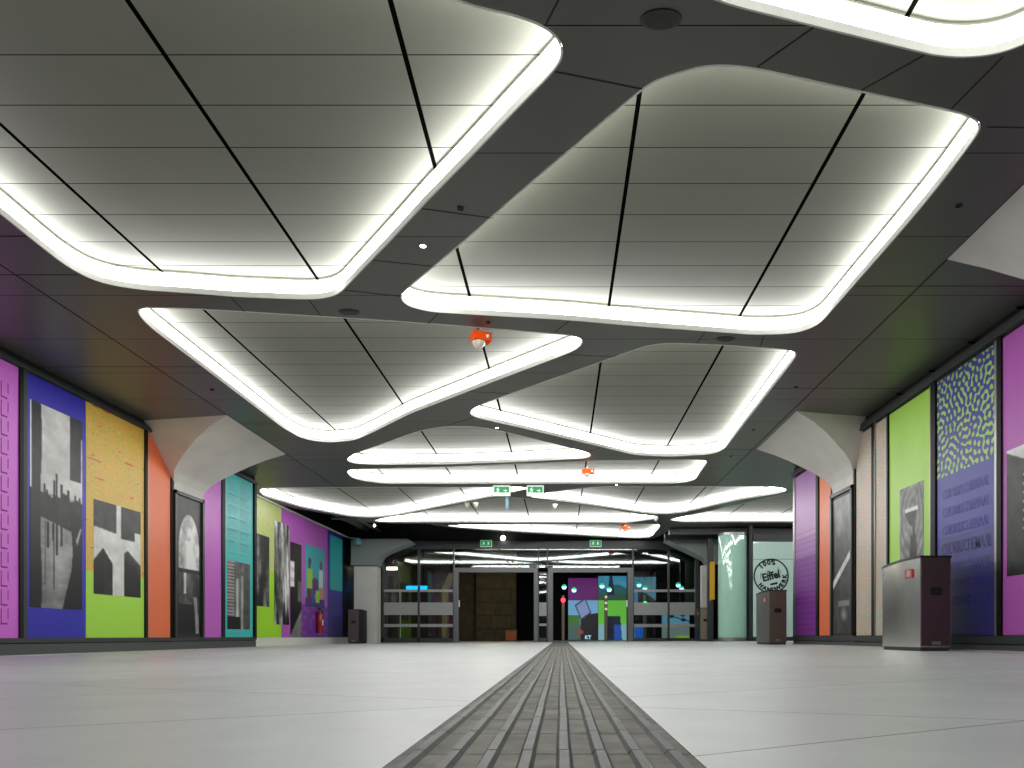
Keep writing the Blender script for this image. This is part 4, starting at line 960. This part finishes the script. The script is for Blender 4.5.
def exit_sign(x, y, z, W, H, lab, stem, man=True, grp='green exit signs'):
    t = empty('exit_sign', (x, y, z), lab, 'exit sign', grp)
    m = MB(); m.box(x - W / 2, x + W / 2, y, y + .06, z - H / 2, z + H / 2); m.build('box', M['signwhite'], t, bevel=.004)
    b_ = .03 if man else .012; m = MB(); m.box(x - W / 2 + b_, x + W / 2 - b_, y - .005, y, z - H / 2 + (b_ if not man else .09), z + H / 2 - b_ * (1 if not man else 1.3)); m.build('green_face', M['signgreen'], t)
    m = MB(); u = H / 10; yy_ = (y - .008, y - .005)
    def pl(pts, ox, s=1):
        n = len(pts); m.add([(x + ox + s * a * u, yy_[0], z + c * u) for a, c in pts] + [(x + ox + s * a * u, yy_[1], z + c * u) for a, c in pts], [tuple(range(n))] + [(i, (i + 1) % n, n + (i + 1) % n, n + i) for i in range(n)])
    def run(ox, s):
        pl([(.2, 2.5), (.9, 2.5), (.9, 3.3), (.2, 3.3)], ox, s); pl([(-.8, 2.2), (.5, 2.2), (.9, -.2), (0, -.4), (-.7, .2)], ox, s)
        pl([(.4, 1.8), (1.8, 1.0), (1.6, .5), (.4, 1.0)], ox, s); pl([(-.7, 2.1), (-1.8, .8), (-1.4, .5), (-.5, 1.3)], ox, s)
        pl([(.1, 0), (.9, -.1), (1.3, -2.6), (.7, -2.6)], ox, s); pl([(-.5, .1), (.1, -.3), (-1.1, -1.9), (-2.2, -1.6), (-2.1, -1.2), (-1.2, -1.3)], ox, s)
    def arrow(ox, s): pl([(-1.6, .4), (.3, .4), (.3, 1.5), (1.9, 0), (.3, -1.5), (.3, -.4), (-1.6, -.4)], ox, s)
    run(-W * .22, 1); arrow(W * .2, 1) if man else run(W * .2, -1)
    m.build('pictogram', M['signwhite'], t)
    if stem:
        m = MB(); m.tube((x, y + .03, z + H / 2), (x, y + .03, ZS), .012)
        m.build('stem', M['alu'], t)
Ys = 18.42
for px_, lab in ((501.7, 'green exit sign hanging left of its twin under the ceiling'), (535.2, 'green exit sign hanging right of its twin under the ceiling')):
    exit_sign((px_ - 561) * Ys / 700, Ys, (636 - 490.6) * Ys / 700 + .25, .45, .28, lab, True)
for px_, lab in ((486, 'small green exit sign on the header above the left doorway'), (595.7, 'small green exit sign on the header above the right doorway')):
    exit_sign((px_ - 561) * 28.8 / 700, 28.85, (636 - 543.3) * 28.8 / 700 + .25, .47, .27, lab, False, False)
x, y = (507 - 561) * 18.6 / 700, 18.6
t = empty('hanging_plate', (x, y, ZS), 'narrow pale blue plate hanging below the left green exit sign', 'sign')
m = MB(); m.box(x - .04, x + .04, y, y + .03, 3.62, 3.95); m.build('plate', M['signblue'], t); m = MB(); m.tube((x, y + .015, 3.95), (x, y + .015, ZS), .008, 6); m.build('stem', M['alu'], t)
# spot lamp near the doors, round lamp head, pipes in the void
def stalk_lamp(px_, py_, Y, r, lab):
    x, z = (px_ - 561) * Y / 700, (636 - py_) * Y / 700 + .25
    t = empty('hanging_spotlight', (x, Y, z), lab, 'spotlight', 'hanging spotlights at the far end')
    m = MB(); m.lathe([(.01, -r), (r * .7, -r * .7), (r, 0), (r * .7, r * .7), (.01, r)], (x, Y, z), 16); m.build('lamp_head', M['spot'], t, smooth=60)
    m = MB(); m.tube((x, Y, z + r * .9), (x, Y, 5.3), .015); m.build('stem', M['alu'], t)
stalk_lamp(503, 538, 28.75, .1, 'bright hanging spotlight above the left doorway')
stalk_lamp(372, 521, 25.3, .05, 'tiny bright spotlight at the left end of the far recesses')
stalk_lamp(374.5, 525.5, 26.2, .05, 'second tiny spotlight just below the first at the left')
t = empty('wall_beacon', (-8.3, 27.9, 4.0), 'pale round beacon on top of the pale grey column', 'beacon')
m = MB(); m.lathe([(.05, -.15), (.16, -.12), (.17, .05), (.1, .14), (.02, .16)], (-8.02, 27.6, 3.97), 16); m.build('dome', M['signblue'], t, smooth=50)
m = MB(); m.box(-8.4, -8.0, 27.6, 28.1, 4.1, 4.14); m.build('arm', M['duct'], t)
for (a, c, r, lab) in (((-8.3, 18, 4.75), (-8.1, 29.2, 4.75), .16, 'thick dark duct in the open ceiling above the mural wall'),
                       ((-7.6, 22, 4.6), (-7.5, 29.2, 4.6), .06, 'thin dark pipe beside the duct above the mural wall'),
                       ((-8.4, 25.6, 4.55), (-4.6, 25.8, 4.55), .05, 'thin cross pipe above the pale grey column'),
                       ((3.9, 27.0, 4.6), (8.5, 27.0, 4.6), .1, 'dark duct in the ceiling slot by the right column head')):
    m = MB(); m.tube(a, c, r, 16); k = 6
    for i in range(k):
        p = Vector(a).lerp(Vector(c), (i + .5) / k); d = (Vector(c) - Vector(a)).normalized() * .03; m.tube(p - d, p + d, r * 1.15, 16)
        m.tube(p, (p.x, p.y, 5.3), .012, 6)
    tag(m.build('ceiling_duct', M['duct'], smooth=40), lab, 'duct', 'ducts and pipes in the open ceiling')
b = MB(); b.box(4.0, 11, 26.9, 27.2, 3.95, 4.2); b.box(4.0, 11.0, 25.8, 26.0, 4.0, 4.25)
struct(b.build('ceiling_beam', M['framedark']))
